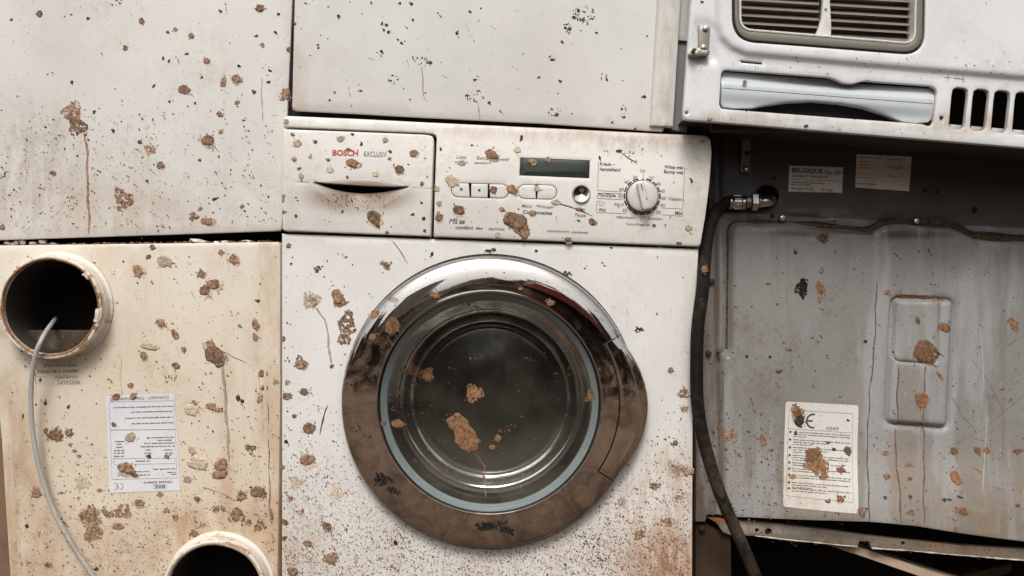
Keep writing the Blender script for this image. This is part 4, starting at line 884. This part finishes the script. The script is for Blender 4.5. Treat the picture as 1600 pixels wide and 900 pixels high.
# ------------------------------------------------------------------ cable
cb = thing("grey_cable", "thin grey cable hanging out of the upper pipe collar of the cream unit", "cable", WP(150, 960, -.02))
tube("cable_sheath", [WP(88, 497, .11), WP(86, 499.5, .06), WP(81, 506, .012), WP(73, 517, -.014), WP(64.5, 532, -.036), WP(55, 556, -.036), WP(49, 600, -.026), WP(49, 650, -.02), WP(55, 700, -.016), WP(66, 748, -.012), WP(84, 798, -.01), WP(112, 850, -.01), WP(146, 902, -.01), WP(190, 980, -.01), WP(210, 1060, 0)], 3.8 * S,
     painted("cable_pvc", (.47, .46, .43), .45, (.3, .2, .12), .6, .2, [lowdirt(600, 900, (.35, .24, .15), .5, 60)], .5, (.25, .15, .08)), cb, 12, 6)

# ------------------------------------------------------------------ rubble on the ledge between the two left units
ROCK = plain("mortar_crumbs", (.42, .37, .31), .95, 0, .35, 60, .5); ROCKD = plain("brick_crumbs", (.27, .17, .11), .95, 0, .4, 60, .5); ROCKW = plain("white_chip", (.68, .66, .61), .8, 0, .12, 60, .3)
def rock(name, u, v, w, h, mat, label=None, rot=0, group=None, y=.022):
    import bmesh
    bm = bmesh.new(); bmesh.ops.create_icosphere(bm, subdivisions=1, radius=1); rr = R; c = WP(u, v, y); t = math.radians(rot)
    for q in bm.verts:
        j = rr.uniform(.78, 1.18); x, yy, z = q.co.x * w / 2 * S * j, q.co.y * min(w, 14) / 2 * S * j, q.co.z * h / 2 * S * j
        q.co = (c.x + x * math.cos(t) + z * math.sin(t), c.y + yy, c.z - x * math.sin(t) + z * math.cos(t))
    me = bpy.data.meshes.new(name); bm.to_mesh(me); bm.free(); o = put(name, me, mat, None, smooth=False); o["label"] = label; o["category"] = "stone" if "stone" in name else "chip"
    if group: o["group"] = group
for a in ((310, 376.5, 31, 7.5, "long flat white chip lying on the cream unit's top edge", 8), (387, 377.5, 21, 6, "short white chip on the ledge near the washing machine", 3), (351, 378, 13, 6.5, "small rounded white chip right of the long chip", 0), (338, 378.5, 10, 5, "tiny white chip touching the long chip's right end", 0)):
    rock("plaster_chip", a[0], a[1], a[2], a[3], ROCKW, a[4], a[5], "white chips on the ledge")
MLAB = ['tall grey mortar lump above the pipe collar, third from the left edge', 'squarish grey mortar lump standing fourth in the ledge row', 'leftmost flat grey mortar lump in the ledge gap', 'flat grey mortar lump left of the biggest pale one', 'biggest pale mortar lump, tilted, at the right end of the row', 'thin flat mortar lump just right of the biggest pale one', 'small grey mortar lump second from the left edge of the ledge']
for i, (u, v, w, h) in enumerate(((26, 379, 9, 11), (36, 378, 12, 11), (12, 380, 14, 7), (53, 380, 15, 7), (67, 377.5, 15, 10), (84, 381, 12, 5), (21, 381, 10, 6))):
    rock("mortar_stone", u, v, w, h, ROCK, MLAB[i], R.uniform(-20, 20), "mortar lumps on the ledge")
V = []; F = []
import bmesh as _bm
for i in range(170):
    u = R.uniform(-10, 434); w = R.uniform(3, 11); h = R.uniform(2.2, 4.6); c = WP(u, 384 - (u * .0135) - h * .35, R.uniform(.012, .05)); b0 = len(V)
    for (x, y, z) in ((1, 0, 0), (-1, 0, 0), (0, 1, 0), (0, -1, 0), (0, 0, 1), (0, 0, -1), (.6, -.6, .5), (-.6, -.6, .5)):
        j = R.uniform(.7, 1.2); V.append((c.x + x * w / 2 * S * j, c.y + y * w / 2 * S * j, c.z + z * h / 2 * S * j))
    F += [tuple(b0 + k for k in f) for f in ((0, 4, 2), (2, 4, 1), (1, 4, 7), (7, 4, 6), (6, 4, 0), (0, 6, 3), (6, 7, 3), (7, 1, 3), (0, 3, 5), (3, 1, 5), (1, 2, 5), (2, 0, 5))]
o = put("crumbs", mesh(V, F), ROCKD, None, smooth=False); o["kind"] = "stuff"; o["label"] = "brown brick crumbs scattered along the ledge above the cream unit"; o["category"] = "rubble"

# ------------------------------------------------------------------ mud: every splat one can pick out, then the fine spatter
def many(parent, surf, L, tone='b'):
    for a in L:
        u, v, w = a[:3]; h = a[3] if len(a) > 3 and a[3] else w; opt = a[4] if len(a) > 4 else ""
        t = next((c for c in opt if c in 'bdpok'), tone); k = 'f' if 'f' in opt else 's' if 's' in opt else 'c'
        splat(parent, surf, u, v, w, h, t, k, ang=(a[5] if len(a) > 5 else None), tail=(a[6] if len(a) > 6 else None))
many(A, SA, [(63, 22, 10), (221, 33, 9), (196, 75, 8), (274, 46, 7), (262, 50, 5), (299, 56, 9), (323, 95, 11), (406, 13, 14, 12), (410, 70, 7), (451, 77, 8), (349, 128, 10, 15), (369, 123, 16, 12), (288, 140, 20, 13, "", 15, (305, 152)), (397, 144, 7, 5, "d"), (371, 160, 8, 7), (343, 178, 9), (345, 206, 7), (325, 219, 20, 17, "", 0, (342, 236)),
    (235, 235, 16, 13, "f"), (215, 236, 10, 10, "sd"), (250, 258, 10, 11), (291, 273, 11, 10, "sd"), (192, 312, 26, 34, "f", -20), (112, 316, 20, 22, "sd"), (323, 346, 19, 12), (303, 338, 14, 14, "f"), (313, 326, 7, 6), (339, 267, 12, 18, "sd"), (79, 118, 11, 11, "sd"), (177, 204, 5, 6, "d"),
    (113, 176, 30, 32, "f"), (120, 197, 28, 26, "f", 30), (128, 205, 20, 16, "sd"), (82, 270, 10, 8), (36, 205, 9, 7, "s"), (86, 220, 12, 10, "sd"), (72, 359, 12, 10, "sd"), (3, 355, 9), (378, 323, 6), (181, 4, 24, 10, "sd"), (446, 149, 18, 18, "f"), (4, 270, 12, 20, "sd"), (40, 262, 12, 50, "sp"), (112, 128, 5, 5, "d"), (19, 31, 4, 4, "d"), (138, 29, 5, 5, "d"),
    (255, 92, 4, 4, "d"), (264, 96, 4, 4, "d"), (293, 84, 4, 4, "d"), (316, 121, 4, 4, "d"), (240, 135, 5, 4, "d"), (265, 159, 4, 4, "d"), (305, 161, 4, 4, "d"), (218, 222, 6, 6, "d"), (401, 56, 5, 4, "d"), (430, 50, 5, 4, "d"), (435, 22, 5, 4, "d"), (345, 18, 5, 4, "d"), (373, 103, 5, 4, "d"), (421, 110, 4, 4, "d"), (420, 128, 5, 4, "d"), (380, 188, 4, 3, "d"), (147, 174, 5, 4, "d"), (29, 150, 6, 5, "sd"), (230, 283, 4, 5, "d"), (312, 250, 5, 4, "d"), (335, 311, 8, 5, "d")])
drip(A, SA, [(131, 205), (136, 240), (136, 290), (138, 330), (139, 366)], 3.6, 'b'); drip(A, SA, [(136, 240), (136.5, 300), (138.5, 330)], 1.8, 'p'); drip(A, SA, [(36, 210), (41, 240), (40, 290)], 1.2, 'p'); drip(A, SA, [(408, 120), (410, 160), (409, 190)], 1.2, 'p')
def dA(u, v): return .35 + .65 * (v > 170) * (u < 430)
specks(A, SA, 330, (0, -60, 436, 356), dA, 'd', .45, 1.7); specks(A, SA, 330, (0, 150, 436, 356), lambda u, v: min(1, max(0, (v - 130) / 230.)), 'b', .4, 1.5); specks(A, SA, 320, (0, 180, 260, 360), lambda u, v: .9 * (.3 + .7 * abs(math.sin(u * .07 + v * .02))), 'p', .5, 1.6)
many(Cc, SC, [(529, 25, 6, 5), (597, 37, 4), (604, 39, 5), (600, 47, 4), (607, 50, 5), (622, 62, 3), (627, 67, 4), (643, 6, 5), (734, 18, 4), (714, 52, 5), (497, 70, 3), (497, 75, 3), (596, 80, 5), (564, 142, 5, 3), (615, 124, 20, 14, "s"), (672, 98, 5, 6), (660, 95, 34, 16, "s"), (742, 150, 30, 20, "s"), (764, 160, 5, 4), (730, 149, 4), (741, 125, 4), (461, 37, 4, 5, "b"), (904, 17, 5), (897, 27, 6, 5), (911, 31, 6, 5), (918, 37, 3), (933, 51, 3), (912, 22, 36, 28, "s"),
    (883, 43, 4), (890, 45, 6, 5), (885, 38, 3), (886, 44, 16, 18, "s"), (878, 65, 4), (863, 93, 7, 4), (862, 91, 14, 8, "s"), (876, 127, 5, 4), (843, 120, 3), (942, 118, 14, 14, "s"), (948, 124, 4), (867, 174, 20, 14, "s"), (870, 179, 7, 4), (1007, 151, 5), (971, 170, 3), (975, 183, 5, 4), (973, 176, 12, 18, "s"), (957, 191, 4, 3), (993, 201, 3), (645, 31, 4), (515, 156, 3), (523, 144, 3), (477, 5, 3), (580, 5, 3), (625, 5, 4)], 'd')
drip(Cc, SC, [(658, 104), (661, 130), (663, 157)], 2.2, 'p'); drip(Cc, SC, [(747, 162), (749, 187)], 2.2, 'p')
specks(Cc, SC, 180, (462, -60, 1014, 190), lambda u, v: 1 if u < 800 else .5, 'd', .4, 1.4); specks(Cc, Surf(-.0045, fT), 30, (1018, -20, 1050, 196), lambda u, v: .2 + .8 * (90 < v < 160), 'b', .4, 1.4)
many(Dd, SD, [(1264, 105, 14, 16, "sp"), (1097, 3, 5, 4, "d"), (1260, 197, 7, 5, "d"), (1107, 188, 4, 4, "d"), (1110, 187, 10, 5, "sd"), (1164, 128, 7, 7, "b")])
specks(Dd, SD, 120, (1085, -40, 1600, 225), lambda u, v: (pin(np.array([u]), np.array([v]), oD)[0] and not pin(np.array([u]), np.array([v]), WIN)[0] and not pin(np.array([u]), np.array([v]), HND)[0] and v < 135 + (u > 1126) * (u < 1462) * 100) * (.15 if v < 90 else 1), 'd', .4, 1.2)

# control panel and drawer
many(Wm, SDr, [(447, 190, 9, 9, "p"), (457, 210, 6), (465, 224, 13, 12, "p"), (493, 222, 6, 6, "d"), (532, 217, 11, 10, "p"), (602, 219, 9, 9, "p"), (646, 240, 12, 12), (550, 255, 19, 13), (516, 265, 12, 11, "p"), (624, 264, 15, 11), (587, 272, 10, 10, "p"), (460, 249, 8, 8), (485, 245, 6, 6, "p"), (513, 250, 6, 6), (471, 275, 8, 10, "p"), (467, 264, 5, 5), (543, 277, 5), (609, 248, 6, 5), (610, 237, 5, 6, "d"), (660, 287, 6), (584, 339, 24, 19), (535, 330, 4, 4, "d"), (662, 341, 6, 5, "d"), (659, 317, 4, 4, "d"), (645, 335, 6, 4, "d"), (442.5, 310, 5, 14, "p"), (443, 331, 5), (604, 363, 7, 5), (545, 234, 9, 5, "o"), (551, 210, 6, 4, "d"), (565, 226, 5, 4, "d"), (663, 360, 5, 4, "d"), (462, 337, 5, 5, "d")])
many(Wm, SP, [(683, 295, 9, 9, "p"), (686, 318, 9, 8, "p"), (686, 339, 13, 12), (706, 283, 23, 17, "p"), (717, 328, 18, 15, "", 15), (768, 241, 21, 14), (721, 255, 11, 8, "p"), (771, 297, 13, 11), (808, 234, 11, 11, "p"), (800, 296, 18, 14, "", 20), (839, 295, 10, 10, "p"), (868, 316, 13, 10, "p"), (784, 327, 9, 7), (831, 332, 11, 8), (805, 345, 38, 28, "", 15), (815, 358, 30, 22, "", 35), (819, 372, 6, 8), (925, 346, 11, 10), (904, 327, 12, 5), (888, 374, 11, 8), (778, 367, 8, 12, "p"), (1076, 356, 11, 10, "p"), (856, 249, 9, 8), (831, 252, 11, 8), (967, 236, 10, 5, "d"), (815, 215, 5, 8, "d"), (1097, 221, 8, 6, "p"), (991, 253, 14, 3, "sd"), (980, 243, 26, 10, "s"), (1062, 380, 8, 4, "d"), (1080, 283, 4, 7, "d"), (737, 227, 4, 3, "d"), (937, 247, 4, 6, "d"), (689, 234, 4, 4, "d"), (812, 337, 7, 4), (905, 345, 4, 3, "d")])
drip(Wm, SP, [(868, 317), (890, 323), (925, 337)], 1.6, 'd'); drip(Wm, SP, [(967, 237), (980, 247), (997, 256)], 1.5, 'd')
specks(Wm, SDr, 75, (446, 206, 668, 358), lambda u, v: 0 if (286 < v < 312 and 490 < u < 640) else 1, 'd', .4, 1.4); specks(Wm, SDr, 200, (495, 302, 640, 330), lambda u, v: 1 - ((u - 563) / 75) ** 2 - ((v - 302) / 30.) ** 2 if v > 296 + 8 * (1 - ((u - 563) / 75) ** 2) else 0, 'd', .35, 1.0)
specks(Wm, SP, 120, (685, 214, 1094, 366), lambda u, v: 0 if (810 < u < 922 and 246 < v < 280) or math.hypot(u - DL[0], v - DL[1]) < 27 else 1, 'd', .4, 1.3)
# front panel
many(Wm, SF, [(451, 384, 8), (497, 420, 14, 10, "fd"), (455, 412, 4, 4, "d"), (604, 413, 16, 15, "f"), (604, 413, 9, 8), (527, 463, 17, 24, "", -30), (532, 471, 18, 20, "f"), (486, 468, 26, 24, "fp"), (490, 472, 14, 18, "f"), (543, 505, 24, 36, "f"), (538, 528, 18, 24, "f"), (470, 567, 18, 20, "f", -30), (472, 570, 10, 12), (475, 612, 14, 11), (448, 619, 13, 12), (443, 529, 7, 8), (483, 669, 20, 17, "", 10), (480, 718, 24, 18), (441, 730, 6, 8), (454, 778, 9, 7), (511, 822, 15, 11), (517, 873, 23, 19, "f"), (517, 873, 16, 13), (481, 849, 12, 9), (445, 816, 10, 9), (457, 893, 18, 12), (502, 744, 18, 16, "sd"), (463, 753, 20, 18, "fp"), (525, 771, 20, 16, "fp"), (448, 598, 8, 8, "f"), (447, 690, 6, 6, "d"), (500, 640, 10, 14, "sd"), (460, 650, 8, 6), (444, 841, 6, 8, "o"), (470, 800, 12, 8, "f"),
    (998, 515, 13, 9, "fd"), (1048, 578, 10, 8), (1068, 614, 20, 16, "f", 20), (1069, 638, 16, 10, "f", 30), (1060, 733, 40, 24, "fp", 15), (1064, 736, 34, 16, "f", 15), (1054, 693, 12, 9, "f"), (1061, 778, 14, 10, "f"), (972, 785, 12, 18, "fp"), (921, 844, 34, 20, "sd", 20), (1024, 760, 16, 10, "f"), (887, 427, 14, 8, "fd", 20), (912, 414, 16, 12, "sd", 60), (768, 391, 18, 5, "fd"), (838, 392, 5, 4, "d"), (955, 388, 12, 3, "sd"), (675, 397, 5, 6, "d"), (618, 848, 6, 8, "k"), (940, 870, 24, 12, "sd"), (1000, 835, 20, 14, "f"), (620, 830, 20, 12, "s"), (1045, 815, 22, 12, "f"), (572, 800, 16, 12, "s")])
drip(Wm, SF, [(492, 478), (508, 500), (514, 530), (517, 572)], 3.2, 'p'); splat(Wm, SF, 518, 573, 6, 6, 'b'); drip(Wm, SF, [(512, 633), (506, 655), (499, 680)], 2.2, 'd'); drip(Wm, SF, [(613, 376), (624, 391), (638, 412)], 1.2, 'd')
def inF(u, v): return 442 < u < 1078 and math.hypot(u - DC[0], v - DC[1]) > 236 and not (u > 985 and 520 < v < 740 and math.hypot(u - DC[0], v - DC[1]) < 255)
specks(Wm, SF, 330, (442, 375, 1082, 905), lambda u, v: inF(u, v) * (1 if u < 560 else .35 if v < 640 else .7), 'd', .45, 1.7)
specks(Wm, SF, 2600, (442, 560, 1080, 905), lambda u, v: inF(u, v) * min(1, max(0, (v - 560) / 300.)) ** 1.5 * (.45 + .55 * abs(math.sin(u * .021 + 1.2) * math.cos(v * .033))), 'b', .35, 1.45, .0006)
specks(Wm, SF, 1300, (442, 640, 1080, 905), lambda u, v: inF(u, v) * min(1, max(0, (v - 640) / 240.)) ** 1.4, 'd', .3, 1.1, .0005)
specks(Wm, SF, 500, (930, 700, 1078, 905), lambda u, v: inF(u, v) * min(1, max(0, (v - 700) / 150.)), 'o', .4, 1.4, .0006)
# rim and glass
many(Wm, SRM, [(616, 508, 24, 26, "o", 40), (588, 490, 16, 12, "o"), (585, 525, 12, 10, "o"), (681, 461, 15, 9, "o"), (813, 451, 8, 5, "o"), (859, 473, 13, 8, "o"), (600, 745, 26, 20, "fk"), (618, 762, 20, 8, "fk", 20), (560, 665, 18, 14, "sk"), (577, 680, 14, 18, "sk"), (765, 815, 46, 12, "fk"), (790, 822, 30, 10, "fk"), (640, 800, 14, 8, "sk"), (915, 790, 12, 8, "sk"), (700, 830, 20, 8, "sk"), (550, 600, 16, 8, "sk")])
many(Wm, SG, [(662, 590, 24, 22, "fo"), (662, 592, 12, 10, "o"), (739, 619, 28, 26, "fo", 20), (740, 620, 16, 14, "o"), (742, 561, 22, 12, "so"), (713, 668, 34, 30, "o", 35), (724, 690, 38, 44, "o", -25), (733, 704, 24, 20, "o"), (621, 663, 20, 11, "o", 20), (777, 692, 11, 11, "o"), (768, 707, 9, 9, "o"), (825, 564, 12, 10, "so"), (632, 575, 18, 16, "so"), (628, 605, 34, 22, "so"), (615, 622, 24, 20, "so"), (735, 480, 40, 14, "so"), (650, 530, 12, 16, "so"), (660, 545, 8, 14, "so"), (765, 555, 14, 10, "so"), (890, 590, 12, 8, "so"), (885, 550, 8, 6, "so"), (870, 590, 8, 5, "so"), (795, 675, 40, 10, "so"), (820, 655, 14, 10, "so"), (700, 580, 10, 6, "so"), (620, 640, 20, 10, "so")], 'o')
many(Wm, Surf(0, lambda u, v: np.interp(np.hypot(u - DC[0], v - DC[1]), [159.5, 168.5], [.0058, .0168])), [(921, 618, 14, 22, "fo"), (600, 660, 10, 7, "o")])
drip(Wm, SG, [(738, 715), (757, 740), (758, 780)], 1.6, 'o')
specks(Wm, SG, 150, (610, 480, 920, 780), lambda u, v: (math.hypot(u - DC[0], v - DC[1]) < 150) * (1 if u < 720 else .4), 'o', .35, 1.1, .0003); specks(Wm, SRM, 160, (530, 400, 1000, 855), lambda u, v: (180 < math.hypot(u - DC[0], v - DC[1]) < 222) * (math.degrees(math.atan2(v - DC[1], u - DC[0])) > TH1 or math.degrees(math.atan2(v - DC[1], u - DC[0])) < TH0), 'd', .4, 1.3, .0004)
# cream unit
many(B, SB, [(238, 386, 9), (232, 401, 8, 7), (257, 408, 23, 18, "p"), (215, 423, 16, 19, "", -25), (345, 394, 9, 9, ""), (365, 405, 13, 18, "", -25), (314, 428, 13, 10), (333, 444, 22, 15, "", 5), (320, 453, 16, 17, "", 20, (333, 469)), (403, 470, 6, 5, "d"), (251, 504, 15, 12, "", 10, (268, 517)), (273, 522, 11, 17, "", -30), (233, 541, 28, 11, "p"), (224, 555, 11, 12), (287, 546, 9, 8), (274, 571, 11, 10), (264, 592, 24, 13, "s"), (328, 538, 14, 12, "b"), (334, 554, 28, 28, "", 30), (343, 566, 18, 13, ""), (399, 507, 11, 16), (399, 527, 9, 12), (409, 583, 11, 11), (414, 606, 11, 9), (431, 598, 9, 10, "f"), (374, 509, 6, 5), (204, 602, 9, 8), (207, 617, 6, 5),
    (87, 679, 20, 18), (87, 679, 24, 22, "f"), (72, 673, 8, 9), (108, 676, 13, 12), (110, 694, 7, 5), (116, 704, 6), (124, 713, 7, 5), (57, 769, 16, 18), (72, 772, 6, 12), (140, 805, 24, 28, "f"), (146, 830, 26, 34, "f"), (142, 815, 28, 46, "f", -10), (128, 755, 26, 20, "fp"), (191, 800, 30, 22, "f"), (185, 822, 20, 10, "", 10), (167, 802, 18, 10, "f", 40), (218, 785, 16, 11), (251, 772, 10, 8), (155, 766, 8, 6), (261, 798, 12, 8, "f"), (274, 808, 9, 10), (299, 640, 24, 18, "p"), (330, 635, 16, 12, "", 15), (340, 640, 16, 7, "", 10, (356, 646)), (304, 630, 6, 12, "", -40, (321, 644)), (309, 723, 34, 20, "p", 15), (346, 726, 21, 20, ""), (344, 741, 26, 14, ""), (391, 701, 17, 13, "f", 30), (293, 749, 12, 11, "p"), (402, 768, 22, 18, ""), (412, 772, 10, 10, ""), (377, 775, 15, 16, "f"), (377, 777, 12, 8), (308, 779, 10, 7), (370, 806, 24, 22, "f"), (368, 804, 14, 12), (406, 822, 18, 16, "f"), (388, 817, 12, 9, "f"), (317, 821, 13, 8, "f"), (372, 622, 7, 10, "d"), (379, 627, 6, 6, "d"), (406, 623, 8, 15), (413, 606, 8, 8), (416, 585, 6, 9), (300, 703, 10, 14, "p"), (424, 803, 6, 16, "o"), (40, 881, 14, 10, "f"), (76, 883, 14, 10, "f"), (195, 855, 26, 22, "fp"), (151, 889, 7, 6, "d"), (36, 650, 3, 8, "d"), (107, 636, 5, 5, "d"), (71, 630, 5, 6, "d"), (252, 740, 16, 10, "fp"), (340, 795, 30, 8, "f"), (305, 835, 20, 10, "f"), (96, 770, 6, 4), (105, 822, 12, 8, "s"), (42, 822, 6, 6, "d")])
many(B, Surf(.006, lambda u, v: fB(u, v) + .0008), [(197, 731, 27, 17, "", 20), (208, 740, 14, 7, "", 30), (204, 683, 18, 13, "p"), (182, 620, 13, 10), (208, 619, 9, 11), (178, 663, 8, 7), (261, 713, 8, 7), (233, 713, 8, 6, "d")])
drip(B, SB, [(347, 571), (351, 600), (354, 650), (357, 690), (358, 722)], 4.2, 'p'); drip(B, SB, [(349, 571), (352, 620)], 1.5, 'b'); drip(B, SB, [(345, 750), (344, 780), (347, 808)], 4.2, 'p'); drip(B, SB, [(404, 585), (409, 620), (411, 680)], 1.6, 'p'); drip(B, SB, [(418, 600), (420, 690), (422, 800)], 1.4, 'b'); drip(B, SB, [(189, 560), (190, 625), (195, 660), (205, 668)], 1.4, 'p'); drip(B, SB, [(348, 548), (365, 558), (385, 567)], 1.2, 'b'); drip(B, SB, [(318, 761), (345, 770), (368, 783)], 1.4, 'b'); drip(B, SB, [(316, 535), (320, 548)], 2, 'b')
def inB(u, v): return math.hypot(u - PB[0][0], v - PB[0][1]) > 88 and math.hypot(u - PB[1][0], v - PB[1][1]) > 88 and u < 434
specks(B, SB, 260, (14, 388, 434, 905), lambda u, v: inB(u, v) * .8, 'd', .45, 1.7); specks(B, SB, 420, (14, 388, 434, 905), lambda u, v: inB(u, v) * (.4 + .6 * (v > 560)), 'b', .5, 2.1)
specks(B, SB, 1500, (22, 640, 432, 905), lambda u, v: inB(u, v) * min(1, max(0, (v - 640) / 230.)) ** 1.3, 'b', .35, 1.35, .0006)
# grey heater and its hose
many(Ee, SE, [(1278, 455, 14, 32, "fo", -10), (1277, 450, 10, 20, "o", -10), (1250, 450, 18, 32, "fk", 10), (1251, 448, 10, 22, "k", 10), (1217, 473, 14, 18, "sd"), (1382, 457, 10, 8, "o"), (1428, 500, 7, 14, "o", -20), (1469, 511, 20, 15, "o", 15), (1440, 549, 38, 36, "o"), (1440, 562, 34, 10, "o"), (1462, 586, 5, 18, "o", -35), (1434, 623, 20, 27, "o", -20), (1578, 506, 13, 22, "o", -30), (1134, 676, 28, 19, "f"), (1189, 685, 9, 20, "o", -15), (1203, 702, 6, 6, "o"), (1379, 706, 10, 8, "o"), (1379, 741, 12, 9, "o"), (1486, 703, 13, 11, "o", 20), (1522, 702, 11, 12, "o", -20), (1536, 702, 12, 10, "o", 20), (1584, 703, 14, 7, "o"), (1486, 743, 15, 25, "o", -30), (1494, 794, 22, 13, "fo", 15), (1493, 793, 14, 8, "o"), (1414, 724, 10, 5, "o"), (1415, 745, 8, 5, "o"), (1413, 796, 11, 9, "fo"), (1338, 794, 15, 14, "fo"), (1228, 544, 9, 6), (1349, 533, 6, 5, "d"), (1269, 532, 13, 14, "sd"), (1213, 580, 8, 5, "d"), (1280, 424, 8, 7), (1346, 424, 6, 5), (1197, 442, 11, 6), (1283, 373, 16, 16, "fd"), (1240, 395, 7, 5, "d"), (1284, 481, 12, 10, "sd"), (1560, 606, 8, 4), (1572, 624, 7, 4), (1483, 820, 8, 8), (1480, 805, 9, 4), (1582, 786, 8, 5, "o"), (1375, 773, 6, 5, "d"), (1414, 772, 6, 5, "d"), (1490, 772, 9, 4, "d"), (1470, 776, 12, 5, "fd")])
many(Ee, Surf(EY, lambda u, v: fE(u, v) + .0009), [(1243, 645, 20, 28, "f", -15), (1246, 655, 14, 18, "d", 0), (1242, 643, 13, 18, "o"), (1266, 709, 24, 22, "o"), (1270, 718, 32, 34, "fo", 20), (1276, 730, 30, 24, "fo", 20), (1281, 738, 20, 16, "so", 40), (1308, 731, 13, 9, "o"), (1320, 702, 12, 13, "o", -20), (1305, 775, 14, 11, "fo"), (1305, 774, 9, 8, "o"), (1286, 778, 9, 5, "o"), (1234, 742, 10, 7, "o"), (1299, 700, 6, 5, "d"), (1290, 690, 5, 4, "d"), (1321, 655, 5, 3, "d"), (1240, 676, 5, 4, "d")])
drip(Ee, SE, [(1398, 570), (1396, 640), (1394, 700), (1398, 770), (1397, 815)], 2.4, 'r'); drip(Ee, SE, [(1440, 570), (1437, 640), (1440, 700), (1435, 770), (1433, 815)], 2.6, 'r'); drip(Ee, SE, [(1366, 440), (1364, 520), (1357, 600), (1350, 700), (1349, 810)], 1.8, 'r'); drip(Ee, SE, [(1129, 580), (1126, 640), (1120, 720), (1118, 790)], 2.2, 'r')
for L in ([(1525, 505), (1529, 540), (1531, 580), (1531, 628)], [(1538, 650), (1532, 720), (1524, 790)]): strip("paint_run", [tuple(np.array(p) + NR.uniform(-.5, .5, 2)) for p in dens(L, 9)[:len(dens(L[:], 9)) // 2]], 1.1, SE, plain("pale_run", (.55, .54, .52), .6), Ee, .0003, jag=.5, ends=.4)
for L in ([(1512, 560), (1540, 595), (1560, 640)], [(1480, 615), (1500, 650), (1520, 672)], [(1560, 545), (1600, 520)], [(1470, 700), (1530, 670), (1600, 610)]): strip("scratch", L, .55, SE, INK_SOFT, Ee, .0002, jag=.4, ends=.3)
specks(Ee, SE, 420, (1095, 250, 1600, 808), lambda u, v: .35 + .65 * (v > 380), 'd', .4, 1.7); specks(Ee, SE, 500, (1100, 420, 1600, 812), lambda u, v: .3 + .7 * (v > 650), 'b', .4, 1.5); specks(Ee, SE, 420, (1090, 640, 1345, 806), lambda u, v: 1 if u < 1222 or v > 790 else .25, 'd', .4, 1.5)
specks(Ee, SE, 90, (1140, 370, 1600, 800), lambda u, v: 1, 'p', .4, 1.3); specks(Ee, SR, 160, (1180, 820, 1600, 872), lambda u, v: abs(v - (838 + (u - 1200) * .077)) < 8, 'd', .4, 1.4)
SHO = Surf(-.022, lambda u, v: u * 0 + .0088); splat(HS, SHO, 1099, 421, 10, 12, 'o')
